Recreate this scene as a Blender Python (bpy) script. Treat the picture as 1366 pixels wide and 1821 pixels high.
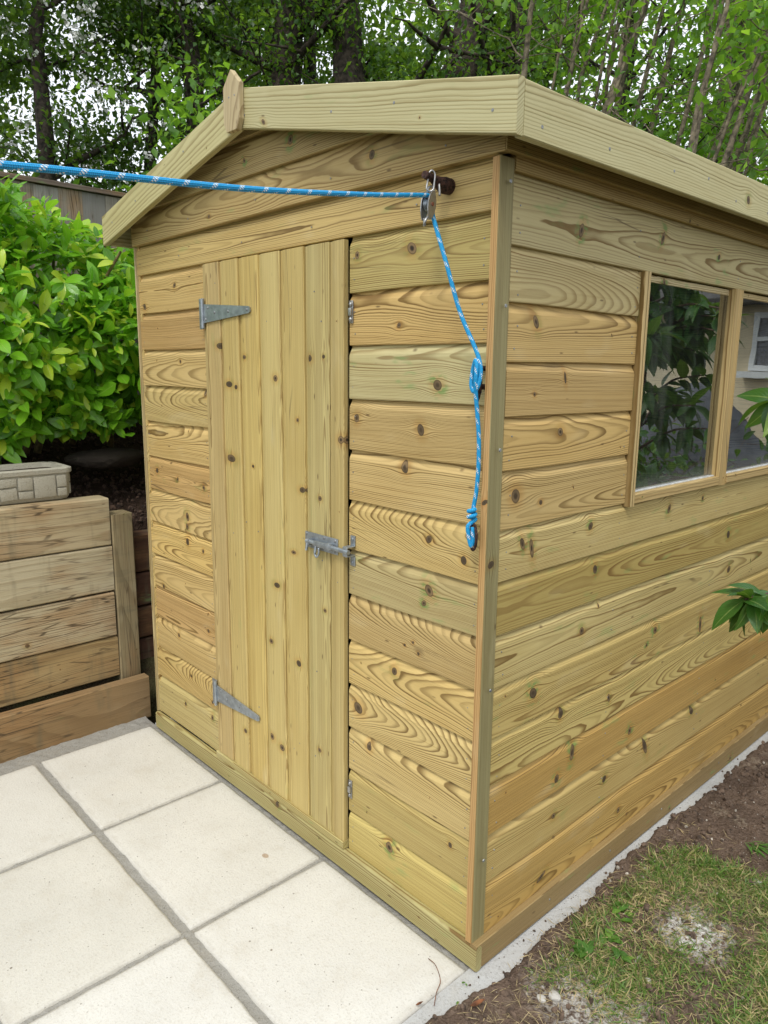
import bpy, bmesh, math, random
import numpy as np
from mathutils import Vector, Matrix
R_ = math.radians
rng = random.Random(7)
nr = np.random.RandomState(11)
for o in list(bpy.data.objects): bpy.data.objects.remove(o)
scene = bpy.context.scene
col = scene.collection

# ------------------------------------------------------------------ camera, sky, sun, exposure
cam = bpy.data.cameras.new('camera'); camo = bpy.data.objects.new('camera', cam); col.objects.link(camo)
cam.sensor_fit = 'VERTICAL'; cam.sensor_height = 36.0; cam.lens = 26.018
cam.clip_start = 0.02; cam.clip_end = 600
yaw, pitch, roll = R_(47.044), R_(-10.894), R_(0.602)
fw = Vector((-math.sin(yaw)*math.cos(pitch), math.cos(yaw)*math.cos(pitch), math.sin(pitch)))
rt = Vector((math.cos(yaw), math.sin(yaw), 0)); up = rt.cross(fw)
rt2 = rt*math.cos(roll) + up*math.sin(roll); up2 = -rt*math.sin(roll) + up*math.cos(roll)
m = Matrix.Identity(4)
for i in range(3):
    m[i][0] = rt2[i]; m[i][1] = up2[i]; m[i][2] = -fw[i]
m[0][3], m[1][3], m[2][3] = 1.0364, -1.2965, 1.4931
camo.matrix_world = m
scene.camera = camo

SUN_EL, SUN_AZ = R_(58), R_(-62)      # azimuth measured from +x towards +y
world = bpy.data.worlds.new('World'); scene.world = world; world.use_nodes = True
wn = world.node_tree; wn.nodes.clear()
sky = wn.nodes.new('ShaderNodeTexSky'); sky.sky_type = 'NISHITA'; sky.sun_disc = False
sky.sun_elevation = SUN_EL; sky.sun_rotation = math.pi/2 - SUN_AZ
sky.air_density = 1.0; sky.dust_density = 3.0
cl = wn.nodes.new('ShaderNodeMixRGB'); cl.blend_type = 'MIX'; cl.inputs[0].default_value = 0.80
cl.inputs[2].default_value = (8.6, 8.9, 9.3, 1)          # even cloud layer
bg = wn.nodes.new('ShaderNodeBackground'); bg.inputs[1].default_value = 0.135
wo = wn.nodes.new('ShaderNodeOutputWorld')
wn.links.new(sky.outputs[0], cl.inputs[1]); wn.links.new(cl.outputs[0], bg.inputs[0]); wn.links.new(bg.outputs[0], wo.inputs[0])
sl = bpy.data.lights.new('sun', 'SUN'); sl.energy = 1.5; sl.angle = R_(14); sl.color = (1.0, 0.96, 0.9)
so = bpy.data.objects.new('sun', sl); col.objects.link(so)
sd = Vector((math.cos(SUN_EL)*math.cos(SUN_AZ), math.cos(SUN_EL)*math.sin(SUN_AZ), math.sin(SUN_EL)))
so.rotation_euler = sd.to_track_quat('Z', 'Y').to_euler()
so.location = (3, -4, 6)
scene.view_settings.view_transform = 'Standard'; scene.view_settings.look = 'None'
scene.view_settings.exposure = 0.33; scene.view_settings.gamma = 1
scene.view_settings.use_curve_mapping = False
scene.render.engine = 'CYCLES'
scene.cycles.max_bounces = 5; scene.cycles.diffuse_bounces = 3; scene.cycles.glossy_bounces = 2; scene.cycles.transparent_max_bounces = 12

# ------------------------------------------------------------------ shader helpers
class S:
    """a shader socket with arithmetic"""
    def __init__(s, nt, sock): s.nt = nt; s.k = sock
    def _m(s, op, *a):
        n = s.nt.nodes.new('ShaderNodeMath'); n.operation = op
        for i, x in enumerate((s,)+a):
            if isinstance(x, S): s.nt.links.new(x.k, n.inputs[i])
            else: n.inputs[i].default_value = x
        return S(s.nt, n.outputs[0])
    def __add__(s, o): return s._m('ADD', o)
    def __radd__(s, o): return s._m('ADD', o)
    def __sub__(s, o): return s._m('SUBTRACT', o)
    def __rsub__(s, o): return (s*-1.0)+o
    def __mul__(s, o): return s._m('MULTIPLY', o)
    def __rmul__(s, o): return s._m('MULTIPLY', o)
    def __truediv__(s, o): return s._m('DIVIDE', o)
    def f(s, op, *a): return s._m(op, *a)
    def sq(s): return s*s
def smooth(x, a, b, lo=0.0, hi=1.0):
    n = x.nt.nodes.new('ShaderNodeMapRange'); n.interpolation_type = 'SMOOTHSTEP'
    x.nt.links.new(x.k, n.inputs[0])
    for i, v in zip((1, 2, 3, 4), (a, b, lo, hi)):
        if isinstance(v, S): x.nt.links.new(v.k, n.inputs[i])
        else: n.inputs[i].default_value = v
    return S(x.nt, n.outputs[0])
def vec(nt, x, y, z=0.0):
    n = nt.nodes.new('ShaderNodeCombineXYZ')
    for i, v in enumerate((x, y, z)):
        if isinstance(v, S): nt.links.new(v.k, n.inputs[i])
        else: n.inputs[i].default_value = v
    return S(nt, n.outputs[0])
def noise(v, scale=1.0, detail=2.0, rough=0.5, w=None, dist=0.0):
    n = v.nt.nodes.new('ShaderNodeTexNoise'); n.noise_dimensions = '4D' if w is not None else '3D'
    v.nt.links.new(v.k, n.inputs['Vector']); n.inputs['Scale'].default_value = scale
    n.inputs['Detail'].default_value = detail; n.inputs['Roughness'].default_value = rough; n.inputs['Distortion'].default_value = dist
    if w is not None:
        if isinstance(w, S): v.nt.links.new(w.k, n.inputs['W'])
        else: n.inputs['W'].default_value = w
    return S(v.nt, n.outputs[0])
def vor(v, scale, feature='F1', out=0, rnd=1.0):
    n = v.nt.nodes.new('ShaderNodeTexVoronoi'); n.feature = feature
    v.nt.links.new(v.k, n.inputs['Vector']); n.inputs['Scale'].default_value = scale; n.inputs['Randomness'].default_value = rnd
    return S(v.nt, n.outputs[out])
def mix(fac, a, b, mode='MIX'):
    nt = None
    for x in (fac, a, b):
        if isinstance(x, S): nt = x.nt
    n = nt.nodes.new('ShaderNodeMixRGB'); n.blend_type = mode
    for i, x in enumerate((fac, a, b)):
        if isinstance(x, S): nt.links.new(x.k, n.inputs[i])
        elif i == 0: n.inputs[0].default_value = x
        else: n.inputs[i].default_value = (x[0], x[1], x[2], 1)
    return S(nt, n.outputs[0])
def split(v):
    n = v.nt.nodes.new('ShaderNodeSeparateXYZ'); v.nt.links.new(v.k, n.inputs[0])
    return [S(v.nt, n.outputs[i]) for i in range(3)]
def newmat(name):
    mt = bpy.data.materials.new(name); mt.use_nodes = True
    nt = mt.node_tree; b = nt.nodes['Principled BSDF']
    return mt, nt, b
def setin(nt, node, name, v):
    if isinstance(v, S): nt.links.new(v.k, node.inputs[name])
    elif isinstance(v, (tuple, list)): node.inputs[name].default_value = (v[0], v[1], v[2], 1)
    else: node.inputs[name].default_value = v
def bump(nt, b, h, strength=0.5, dist=0.001, nrm=None):
    n = nt.nodes.new('ShaderNodeBump'); n.inputs['Strength'].default_value = strength; n.inputs['Distance'].default_value = dist
    nt.links.new(h.k, n.inputs['Height']); nt.links.new(n.outputs[0], b.inputs['Normal'])
def objattr(nt, name):
    n = nt.nodes.new('ShaderNodeAttribute'); n.attribute_type = 'OBJECT'; n.attribute_name = name
    return S(nt, n.outputs['Vector'])
def coords(nt, which='Object'):
    n = nt.nodes.new('ShaderNodeTexCoord'); return S(nt, n.outputs[which])
def worldpos(nt):
    n = nt.nodes.new('ShaderNodeNewGeometry'); return S(nt, n.outputs['Position'])

# ------------------------------------------------------------------ wood: growth rings bent round knots
def make_wood(name, ring=0.0043, contrast=0.90, rough=0.62, relief=0.0006, grey=0.0):
    mt, nt, b = newmat(name)
    uvn = nt.nodes.new('ShaderNodeUVMap'); uvn.uv_map = 'UVMap'
    u, v, _ = split(S(nt, uvn.outputs[0]))
    e = objattr(nt, 'c1'); l = objattr(nt, 'c2')
    rg = objattr(nt, 'rg'); v0, d0, seed = split(rg)
    ex = objattr(nt, 'ex'); slope, green, dens = split(ex)
    # low frequency wander
    n1 = noise(vec(nt, u*1.1, v*6.0, 0.0), 1.0, 2.0, 0.5, seed)
    n2 = noise(vec(nt, u*0.75, v*1.5, 3.0), 1.0, 2.0, 0.5, seed+7.3)
    n3 = noise(vec(nt, u*9.0, v*26.0, 1.0), 1.0, 2.0, 0.5, seed+3.1)
    elo, ans, wav = split(objattr(nt, 'ka'))
    vv = v; core = None; halo = None; kr = None; kd_min = None
    for i in range(5):
        k = objattr(nt, 'k%d' % i); ku, kv, kk = split(k)
        kk = kk*1.25
        du = u-ku; dv = v-kv
        hs1 = (ku*371.3).f('FRACT'); hs2 = (kv*517.7).f('FRACT'); ang = (hs1-0.5)*ans
        el = smooth(hs2, 0.45, 0.9, 0.85, 0.85-0.72*elo)
        ca = ang.f('COSINE'); sa = ang.f('SINE'); dur = dv*ca + du*sa; dvr = du*ca - dv*sa
        q = du.sq()/((kk*4.6).sq()+1e-6) + dv.sq()/((kk*2.5).sq()+1e-6)
        w = (q*-1.0).f('EXPONENT')
        vv = vv - dv*w*0.92
        d = (dur.sq()*el + dvr.sq()*1.15 + 1e-9).f('SQRT')/(kk+1e-4) + (n3-0.5)*0.35
        kd_min = d if kd_min is None else kd_min.f('MINIMUM', d)
    dd = d0 + u*slope + (n2-0.5)*(0.03+d0*0.45)*wav
    rr = ((vv-v0).sq() + dd.sq() + 1e-6).f('SQRT') + (n1-0.5)*0.026*wav + (n3-0.5)*0.0026
    ph = rr*dens*(d0*6.0+1.0)/ring
    saw = ph.f('FRACT')
    late = smooth(saw, 0.35, 0.88)*smooth(saw, 0.92, 1.0, 1.0, 0.0)
    # ring to ring strength differs
    rid = noise(vec(nt, ph.f('FLOOR')*3.7, 0.0, 0.0), 1.0, 0.0, 0.5, seed)
    late = late*smooth(rid, 0.3, 0.7, 0.30, 1.20)
    fib = noise(vec(nt, u*7.0, v*420.0, 0.0), 1.0, 2.0, 0.6, seed)
    blot = noise(vec(nt, u*2.2, v*9.0, 5.0), 1.0, 3.0, 0.55, seed+1.7)
    cc = mix((late*contrast).f('MINIMUM', 1.0), e, l)
    cc = mix(smooth(blot, 0.35, 0.75, 0.0, 0.42), cc, mix(1.0, cc, (0.80, 0.72, 0.56), 'MULTIPLY'))
    cc = mix(smooth(fib, 0.3, 0.75, 0.0, 0.22), cc, mix(1.0, cc, (0.70, 0.63, 0.50), 'MULTIPLY'))
    strk = noise(vec(nt, u*2.6, v*150.0, 8.0), 1.0, 3.0, 0.65, seed+6.0)
    cc = mix(smooth(strk, 0.50, 0.78, 0.0, 0.50), cc, mix(1.0, cc, (0.62, 0.52, 0.36), 'MULTIPLY'))
    ckn = vor(vec(nt, u*1.2+seed, v*38.0+n1*3.0, 0.0), 1.0, 'DISTANCE_TO_EDGE')
    ckm = smooth(noise(vec(nt, u*1.4, v*7.0, 1.0), 1.0, 1.0, 0.5, seed+12.0), 0.62, 0.70)
    cc = mix(smooth(ckn, 0.028, 0.006)*ckm*0.7, cc, (0.10, 0.065, 0.03))
    # pale patches of compression wood
    pale = smooth(noise(vec(nt, u*5.0, v*14.0, 9.0), 1.0, 2.0, 0.5, seed+4.0), 0.60, 0.80, 0.0, 0.30)
    cc = mix(pale, cc, mix(0.6, cc, (0.70, 0.64, 0.42)))
    # treatment stain in green
    gm = smooth(noise(vec(nt, u*6.0, v*22.0, 2.0), 1.0, 3.0, 0.6, seed+2.0), 0.60, 0.72)*green*0.55
    gk = smooth(kd_min, 3.2, 1.0)*smooth(noise(vec(nt, u*30.0, v*60.0, 2.0), 1.0, 2.0, 0.6, seed), 0.45, 0.62)*green
    cc = mix((gm+gk).f('MINIMUM', 0.75), cc, (0.16, 0.32, 0.10))
    # halo, rim and heart of each knot
    cc = mix(smooth(kd_min, 3.0, 0.9)*0.45, cc, mix(1.0, cc, (0.86, 0.62, 0.36), 'MULTIPLY'))
    kring = (kd_min*5.0 + n3*2.0).f('SINE')*0.5 + 0.5
    kdk = smooth(noise(vec(nt, u*11.0, v*11.0, 7.0), 1.0, 1.0, 0.5, seed), 0.38, 0.62)
    kc = mix(kring*0.5, mix(kdk, (0.24, 0.16, 0.075), (0.085, 0.062, 0.035)), (0.075, 0.045, 0.022))
    heart = smooth(kd_min, 0.60, 0.20)
    kc = mix(heart*(0.92-kdk*0.75), kc, (0.022, 0.015, 0.010))
    kc = mix(smooth(kd_min, 0.70, 0.93)*0.6, kc, (0.07, 0.042, 0.018))
    cc = mix(smooth(kd_min, 1.06, 0.90), cc, kc)
    # tiny dark flecks (pin knots and resin streaks)
    pk = vor(vec(nt, u*7.0+seed, v*24.0, 0.0), 1.0)
    cc = mix(smooth(pk, 0.085, 0.03)*0.7, cc, (0.09, 0.05, 0.02))
    if grey:
        st = noise(vec(nt, u*2.0, v*5.0, 4.0), 1.0, 4.0, 0.65, seed+5.0)
        st2 = noise(vec(nt, u*14.0, v*3.0, 4.0), 1.0, 3.0, 0.65, seed+9.0)
        cc = mix(smooth(st, 0.45, 0.68, 0.0, 0.65), cc, (0.30, 0.17, 0.07))
        cc = mix(smooth(st2, 0.52, 0.72, 0.0, 0.5), cc, (0.13, 0.12, 0.075))
        ck = vor(vec(nt, u*3.0, v*70.0, 0.0), 1.0, 'DISTANCE_TO_EDGE')
        cc = mix(smooth(ck, 0.05, 0.01)*smooth(st, 0.35, 0.6)*0.8, cc, (0.05, 0.035, 0.02))
    setin(nt, b, 'Base Color', cc)
    setin(nt, b, 'Roughness', rough); b.inputs['Specular IOR Level'].default_value = 0.3
    h = late*0.8 + fib*0.5 + smooth(kd_min, 1.1, 0.8)*1.2
    bump(nt, b, h, 0.6, relief)
    return mt
M = {}
M['wood'] = make_wood('pressure_treated_pine')
M['door'] = make_wood('treated_pine_door', ring=0.0058, contrast=0.75)
M['old'] = make_wood('weathered_sleeper_timber', ring=0.012, contrast=0.4, rough=0.85, relief=0.0018, grey=1.0)
C_EARLY = (0.615, 0.480, 0.205); C_LATE = (0.215, 0.135, 0.042)

def simple(name, colr, rough=0.6, metal=0.0, nscale=20, namt=0.25, bumpd=0.0, spec=0.5):
    mt, nt, b = newmat(name)
    p = coords(nt); n = noise(p, nscale, 4.0, 0.6)
    dark = tuple(c*(1-namt*1.6) for c in colr); lite = tuple(min(1, c*(1+namt)) for c in colr)
    setin(nt, b, 'Base Color', mix(smooth(n, 0.3, 0.7), dark, lite))
    b.inputs['Roughness'].default_value = rough; b.inputs['Metallic'].default_value = metal; b.inputs['Specular IOR Level'].default_value = spec
    if bumpd: bump(nt, b, n, 0.8, bumpd)
    return mt
M['galv'] = simple('galvanised_steel', (0.36, 0.40, 0.43), 0.45, 0.7, 45, 0.14, 0.0004)
M['nail'] = simple('galvanised_nail', (0.30, 0.31, 0.31), 0.5, 0.6, 60, 0.2)
M['steel'] = simple('dull_stainless_steel', (0.40, 0.40, 0.39), 0.38, 0.8, 60, 0.12, 0.0002)
M['rust'] = simple('rusty_iron', (0.055, 0.025, 0.018), 0.85, 0.15, 160, 0.6, 0.0025)
M['rustlight'] = simple('rusty_rivet', (0.28, 0.10, 0.05), 0.8, 0.1, 200, 0.4, 0.0005)
M['dark'] = simple('bitumen_felt', (0.03, 0.03, 0.03), 0.9, 0, 80, 0.3, 0.001)
M['inside'] = simple('shed_inside_timber', (0.30, 0.22, 0.11), 0.8, 0, 9, 0.25)

# ------------------------------------------------------------------ object helpers
def link(name, me, mat=None, parent=None):
    o = bpy.data.objects.new(name, me); col.objects.link(o)
    if mat is not None and me is not None and not me.materials: me.materials.append(mat)
    if parent is not None: o.parent = parent
    return o
def empty(name, loc=(0, 0, 0), label=None, cat=None, group=None):
    o = bpy.data.objects.new(name, None); col.objects.link(o); o.location = loc; o.empty_display_size = 0.1
    if label: o['label'] = label
    if cat: o['category'] = cat
    if group: o['group'] = group
    return o
def tag(o, label=None, cat=None, group=None, kind=None):
    for k, v in (('label', label), ('category', cat), ('group', group), ('kind', kind)):
        if v: o[k] = v
    return o
def invp(o):
    """child geometry is given in world metres: cancel the parent's location"""
    if o.parent is not None and o.parent.parent is None: o.matrix_parent_inverse = Matrix.Translation(-o.parent.location)
def root_loc(o):
    l = Vector((0, 0, 0))
    while o is not None:
        if o.parent is None: l = l + o.location
        o = o.parent
    return l
KN = []   # (panel, u, v, r)
def woodprops(o, panel='', u0=0, u1=1, v0=0, v1=1, c1=None, c2=None, green=None, nrand=0, dens=None, d0=None):
    r = rng
    o['ka'] = [{'front': 0.3, 'side': 1.0, 'door': 0.8}.get(panel, 0.7), {'door': 0.3}.get(panel, 2.4), 0.15 if (v1-v0) < 0.06 else (0.5 if (v1-v0) < 0.09 else 1.0)]
    c1 = c1 or C_EARLY; c2 = c2 or C_LATE
    f = r.uniform(0.93, 1.07); w = r.uniform(-0.04, 0.045)
    o['c1'] = [c1[0]*f*(1+w)*1.02, c1[1]*f*0.975, c1[2]*f*(1-2*w)*0.92] if panel in ('front', 'side', 'door') else [c1[0]*f*(1+w), c1[1]*f, c1[2]*f*(1-2*w)]
    f2 = f*r.uniform(0.9, 1.1)
    o['c2'] = [c2[0]*f2*(1+w), c2[1]*f2, c2[2]*f2*(1-2*w)]
    vm = (v0+v1)/2; vh = (v1-v0)
    o['rg'] = [vm + (r.uniform(-0.5, 0.5) if r.random() < (0.78 if (v1-v0) > 0.09 else 0.0) else r.choice([-1, 1])*r.uniform(0.7, 1.3))*vh, d0 if d0 is not None else r.choice([0.02, 0.05, 0.08, 0.11, 0.15]), r.uniform(0, 60)]
    o['ex'] = [r.uniform(-0.003, 0.003) if (v1-v0) < 0.06 else r.uniform(-0.022, 0.022) if abs(u1-u0) > 1.2 else r.uniform(-0.04, 0.04), green if green is not None else (1.0 if r.random() < 0.40 else 0.2), dens or r.uniform(0.8, 1.3)]
    ks = [k[1:] for k in KN if k[0] == panel and u0 <= k[1] <= u1 and v0 <= k[2] <= v1][:5]
    n = nrand if nrand else (r.choice([0, 1, 1, 2]) if len(ks) < 2 else 0)
    L = abs(u1-u0)
    for _ in range(n):
        if len(ks) < 5 and L > 0.2: ks.append((r.uniform(u0, u1), r.uniform(v0+0.15*vh, v1-0.15*vh), r.uniform(0.0012, 0.0022) if r.random() < .5 else r.uniform(0.004, 0.009)))
    while len(ks) < 5: ks.append((-99.0, -99.0, 0.001))
    for i, k in enumerate(ks): o['k%d' % i] = [float(k[0]), float(k[1]), float(k[2])]
    return o
def extrude(name, parent, mat, prof, p0, L, V, Nn, uv0=(0, 0), uvs=1.0, segs=None, warp=0.0, clips=None, uvlen=None, shear=None):
    """closed profile [(v, n)] swept from p0 along the vector L; V up across, Nn outward. uv in metres"""
    p0 = Vector(p0); L = Vector(L); V = Vector(V); Nn = Vector(Nn)
    ln = L.length if uvlen is None else uvlen
    segs = segs or 1
    bm = bmesh.new(); uvl = bm.loops.layers.uv.new('UVMap')
    rings = []
    ph = rng.uniform(0, 6)
    for s in range(segs+1):
        t = s/segs; w = warp*math.sin(ph+t*5.0)
        ring = []
        for (a, c) in prof:
            tt = t
            pt = p0 + L*t + V*(a+w) + Nn*c
            if shear: pt += L.normalized()*((shear[0]*(1-t) + shear[1]*t)*a)
            vv = bm.verts.new(pt); ring.append((vv, uv0[0]+uvs*ln*t, uv0[1]+a, c))
        rings.append(ring)
    n = len(prof)
    def face(lst):
        f = bm.faces.new([x[0] for x in lst])
        for lp, x in zip(f.loops, lst): lp[uvl].uv = (x[1], x[2] + (x[3]*0.9 if True else 0))
    for s in range(segs):
        a, b2 = rings[s], rings[s+1]
        for i in range(n):
            j = (i+1) % n
            face([a[i], b2[i], b2[j], a[j]])
    face(list(reversed(rings[0]))); face(rings[-1])
    for (co, no) in (clips or []):
        r = bmesh.ops.bisect_plane(bm, geom=bm.verts[:]+bm.edges[:]+bm.faces[:], plane_co=co, plane_no=no, clear_outer=True)
        ed = [g for g in r['geom_cut'] if isinstance(g, bmesh.types.BMEdge)]
        if ed: bmesh.ops.contextual_create(bm, geom=ed)
    bmesh.ops.recalc_face_normals(bm, faces=bm.faces[:])
    me = bpy.data.meshes.new(name); bm.to_mesh(me); bm.free()
    o = link(name, me, mat, parent); invp(o)
    return o
def rect(w, t, c=0.0015):
    return [(c, 0-t), (0, c-t), (0, -c), (c, 0), (w-c, 0), (w, -c), (w, c-t), (w-c, -t)]
def stick(name, parent, p0, L, V, Nn, w, t, panel='', mat=None, c1=None, c2=None, uv0=None, segs=4, warp=0.0, clips=None, c=0.002, green=None, shear=None, dens=None, d0=None, nrand=0):
    """rectangular timber: outer face passes through p0, body goes inwards by t"""
    uv0 = uv0 if uv0 is not None else (rng.uniform(5, 50), 0.0)
    o = extrude(name, parent, mat or M['wood'], rect(w, t, c), p0, L, V, Nn, uv0, 1.0, segs, warp, clips, shear=shear)
    ln = Vector(L).length
    woodprops(o, panel, min(uv0[0], uv0[0]+ln), max(uv0[0], uv0[0]+ln), uv0[1], uv0[1]+w, c1, c2, green, nrand, dens, d0)
    return o
def boxmesh(bm, c, s, rot=None, bev=0.0):
    r = bmesh.ops.create_cube(bm, size=1.0)
    vs = r['verts']; bmesh.ops.scale(bm, vec=s, verts=vs)
    if bev:
        es = list({e for vv in vs for e in vv.link_edges})
        rb = bmesh.ops.bevel(bm, geom=es, offset=bev, segments=2, affect='EDGES', profile=0.6)
        vs = list({vv for f in rb['faces'] for vv in f.verts} | {vv for vv in vs if vv.is_valid})
    if rot is not None: bmesh.ops.rotate(bm, cent=(0, 0, 0), matrix=rot, verts=vs)
    bmesh.ops.translate(bm, vec=c, verts=vs)
    return vs
def cyl(bm, a, b, r1, r2=None, n=12):
    a = Vector(a); b = Vector(b); d = b-a
    r = bmesh.ops.create_cone(bm, cap_ends=True, segments=n, radius1=r1, radius2=r2 if r2 is not None else r1, depth=d.length)
    q = Vector((0, 0, 1)).rotation_difference(d.normalized()).to_matrix()
    bmesh.ops.rotate(bm, cent=(0, 0, 0), matrix=q, verts=r['verts'])
    bmesh.ops.translate(bm, vec=(a+b)/2, verts=r['verts'])
    return r['verts']
def bmobj(name, bm, mat, parent=None, smooth_=False):
    me = bpy.data.meshes.new(name); bm.to_mesh(me); bm.free()
    if smooth_:
        me.polygons.foreach_set('use_smooth', [True]*len(me.polygons))
        try: me.set_sharp_from_angle(angle=R_(40))
        except Exception: pass
    o = link(name, me, mat, parent); invp(o); return o
def catmull(pts, n):
    P = [Vector(p) for p in pts]; P = [P[0]*2-P[1]] + P + [P[-1]*2-P[-2]]
    out = []
    for i in range(1, len(P)-2):
        for k in range(n):
            t = k/n; a, b, c, d = P[i-1], P[i], P[i+1], P[i+2]
            out.append(0.5*((2*b)+(c-a)*t+(2*a-5*b+4*c-d)*t*t+(3*b-a-3*c+d)*t**3))
    out.append(P[-2].copy()); return out
def tube(name, pts, rad, mat, parent=None, n=10, sub=6, closed=False):
    """smooth tube with uv: u = metres along, v = turn 0..1. rad may be a list per control point"""
    if isinstance(rad, (int, float)): rr = None
    else: rr = rad
    P = catmull(pts, sub); bm = bmesh.new(); uvl = bm.loops.layers.uv.new('UVMap')
    T = [(P[min(i+1, len(P)-1)]-P[max(i-1, 0)]).normalized() for i in range(len(P))]
    nv = T[0].orthogonal().normalized(); rings = []; s = 0.0
    for i, p in enumerate(P):
        if i: s += (P[i]-P[i-1]).length
        nv = (nv - T[i]*nv.dot(T[i]))
        nv = nv.normalized() if nv.length > 1e-5 else T[i].orthogonal().normalized()
        bv = T[i].cross(nv)
        if rr is None: r0 = rad
        else:
            f = i/sub; k = min(int(f), len(rr)-2); r0 = rr[k]*(1-(f-k)) + rr[k+1]*(f-k)
        rings.append(([bm.verts.new(p + (nv*math.cos(2*math.pi*j/n) + bv*math.sin(2*math.pi*j/n))*r0) for j in range(n)], s))
    for i in range(len(rings)-1):
        (a, sa), (b, sb) = rings[i], rings[i+1]
        for j in range(n):
            k = (j+1) % n
            f = bm.faces.new([a[j], a[k], b[k], b[j]]); f.smooth = True
            for lp, uv in zip(f.loops, ((sa, j/n), (sa, (j+1)/n), (sb, (j+1)/n), (sb, j/n))): lp[uvl].uv = uv
    bm.faces.new(list(reversed(rings[0][0]))); bm.faces.new(rings[-1][0])
    bmesh.ops.recalc_face_normals(bm, faces=bm.faces[:])
    me = bpy.data.meshes.new(name); bm.to_mesh(me); bm.free()
    o = link(name, me, mat, parent); invp(o); return o
def npmesh(name, V, F, mat, parent=None, uv=None, smooth_=True):
    """V (n,3) array, F (m,k) array, all faces the same size"""
    me = bpy.data.meshes.new(name); k = F.shape[1]
    me.vertices.add(len(V)); me.vertices.foreach_set('co', np.asarray(V, dtype=np.float32).ravel())
    me.loops.add(F.size); me.loops.foreach_set('vertex_index', F.ravel().astype(np.int32))
    me.polygons.add(len(F)); me.polygons.foreach_set('loop_start', np.arange(0, F.size, k, dtype=np.int32))
    me.polygons.foreach_set('use_smooth', np.full(len(F), smooth_))
    if uv is not None:
        l = me.uv_layers.new(name='UVMap'); l.data.foreach_set('uv', np.asarray(uv, dtype=np.float32)[F.ravel()].ravel())
    me.update(calc_edges=True); me.validate()
    o = link(name, me, mat, parent); invp(o); return o
def scatter(name, tmpl, pos, X, Nh, scale, mat, parent=None):
    """copies of a leaf template (V, F, UV) at pos, long axis X, normal hint Nh, joined in one mesh"""
    tv, tf, tuv = tmpl; n = len(pos)
    X = X/np.linalg.norm(X, axis=1, keepdims=True)
    Y = np.cross(Nh, X); Y /= (np.linalg.norm(Y, axis=1, keepdims=True)+1e-9); Z = np.cross(X, Y)
    Mx = np.stack([X, Y, Z], axis=2)*scale[:, None, None]
    V = np.einsum('nij,kj->nki', Mx, tv) + pos[:, None, :]
    F = tf[None] + (np.arange(n)*len(tv))[:, None, None]
    return npmesh(name, V.reshape(-1, 3), F.reshape(-1, tf.shape[1]), mat, parent, np.tile(tuv, (n, 1)))
def leaf_template(width=0.38, rows=4, fold=0.25, curl=0.25, pointy=1.0, ob=0.85):
    """unit length leaf along +x, folded on the midrib: quads"""
    V = []; UV = []
    for i in range(rows+1):
        t = i/rows; w = width/2*(math.sin(math.pi*min(1, max(0.0, t))**ob)**(0.8 if ob < 1 else 0.72) if 0 < t < 1 else 0.03)
        if pointy > 1: w *= (1-t*0.35)
        z = -curl*t*t
        V += [(t, -w, z+fold*w), (t, 0, z), (t, w, z+fold*w)]; UV += [(t, 0), (t, 0.5), (t, 1)]
    F = []
    for i in range(rows):
        a = i*3
        F += [(a, a+1, a+4, a+3), (a+1, a+2, a+5, a+4)]
    return np.array(V, float), np.array(F), np.array(UV, float)
def leafmat(name, c_dark, c_lite, c_young, trans=0.35, gloss=0.35, veins=0.5, young=0.85):
    mt, nt, b = newmat(name)
    g = nt.nodes.new('ShaderNodeNewGeometry'); oi = nt.nodes.new('ShaderNodeObjectInfo')
    r = (S(nt, g.outputs['Random Per Island']) + S(nt, oi.outputs['Random'])).f('FRACT')
    r2 = (r*17.13).f('FRACT')
    uvn = nt.nodes.new('ShaderNodeUVMap'); u, v, _ = split(S(nt, uvn.outputs[0]))
    c = mix(r, c_dark, c_lite)
    c = mix(smooth(r2, young, 1.0), c, c_young)
    rib = smooth((v-0.5).f('ABSOLUTE'), 0.0, 0.055, 1.0, 0.0)
    side = ((u*9.0 + (v-0.5).f('ABSOLUTE')*-6.0)*6.283).f('SINE')*0.5+0.5
    c = mix(rib*veins, c, mix(0.5, c, (0.42, 0.52, 0.16)))
    c = mix(smooth(side, 0.75, 1.0)*veins*0.35, c, mix(1.0, c, (0.6, 0.7, 0.5), 'MULTIPLY'))
    setin(nt, b, 'Base Color', c); b.inputs['Roughness'].default_value = gloss; b.inputs['Specular IOR Level'].default_value = 0.5
    if veins: bump(nt, b, side*0.5 - rib, 0.35, 0.002)
    tr = nt.nodes.new('ShaderNodeBsdfTranslucent'); nt.links.new(mix(1.0, mix(0.35, c, (0.35, 0.5, 0.06)), (1.5, 1.6, 1.0), 'MULTIPLY').k, tr.inputs[0])
    ms = nt.nodes.new('ShaderNodeMixShader'); ms.inputs[0].default_value = trans
    nt.links.new(b.outputs[0], ms.inputs[1]); nt.links.new(tr.outputs[0], ms.inputs[2])
    nt.links.new(ms.outputs[0], nt.nodes['Material Output'].inputs[0])
    return mt
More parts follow.
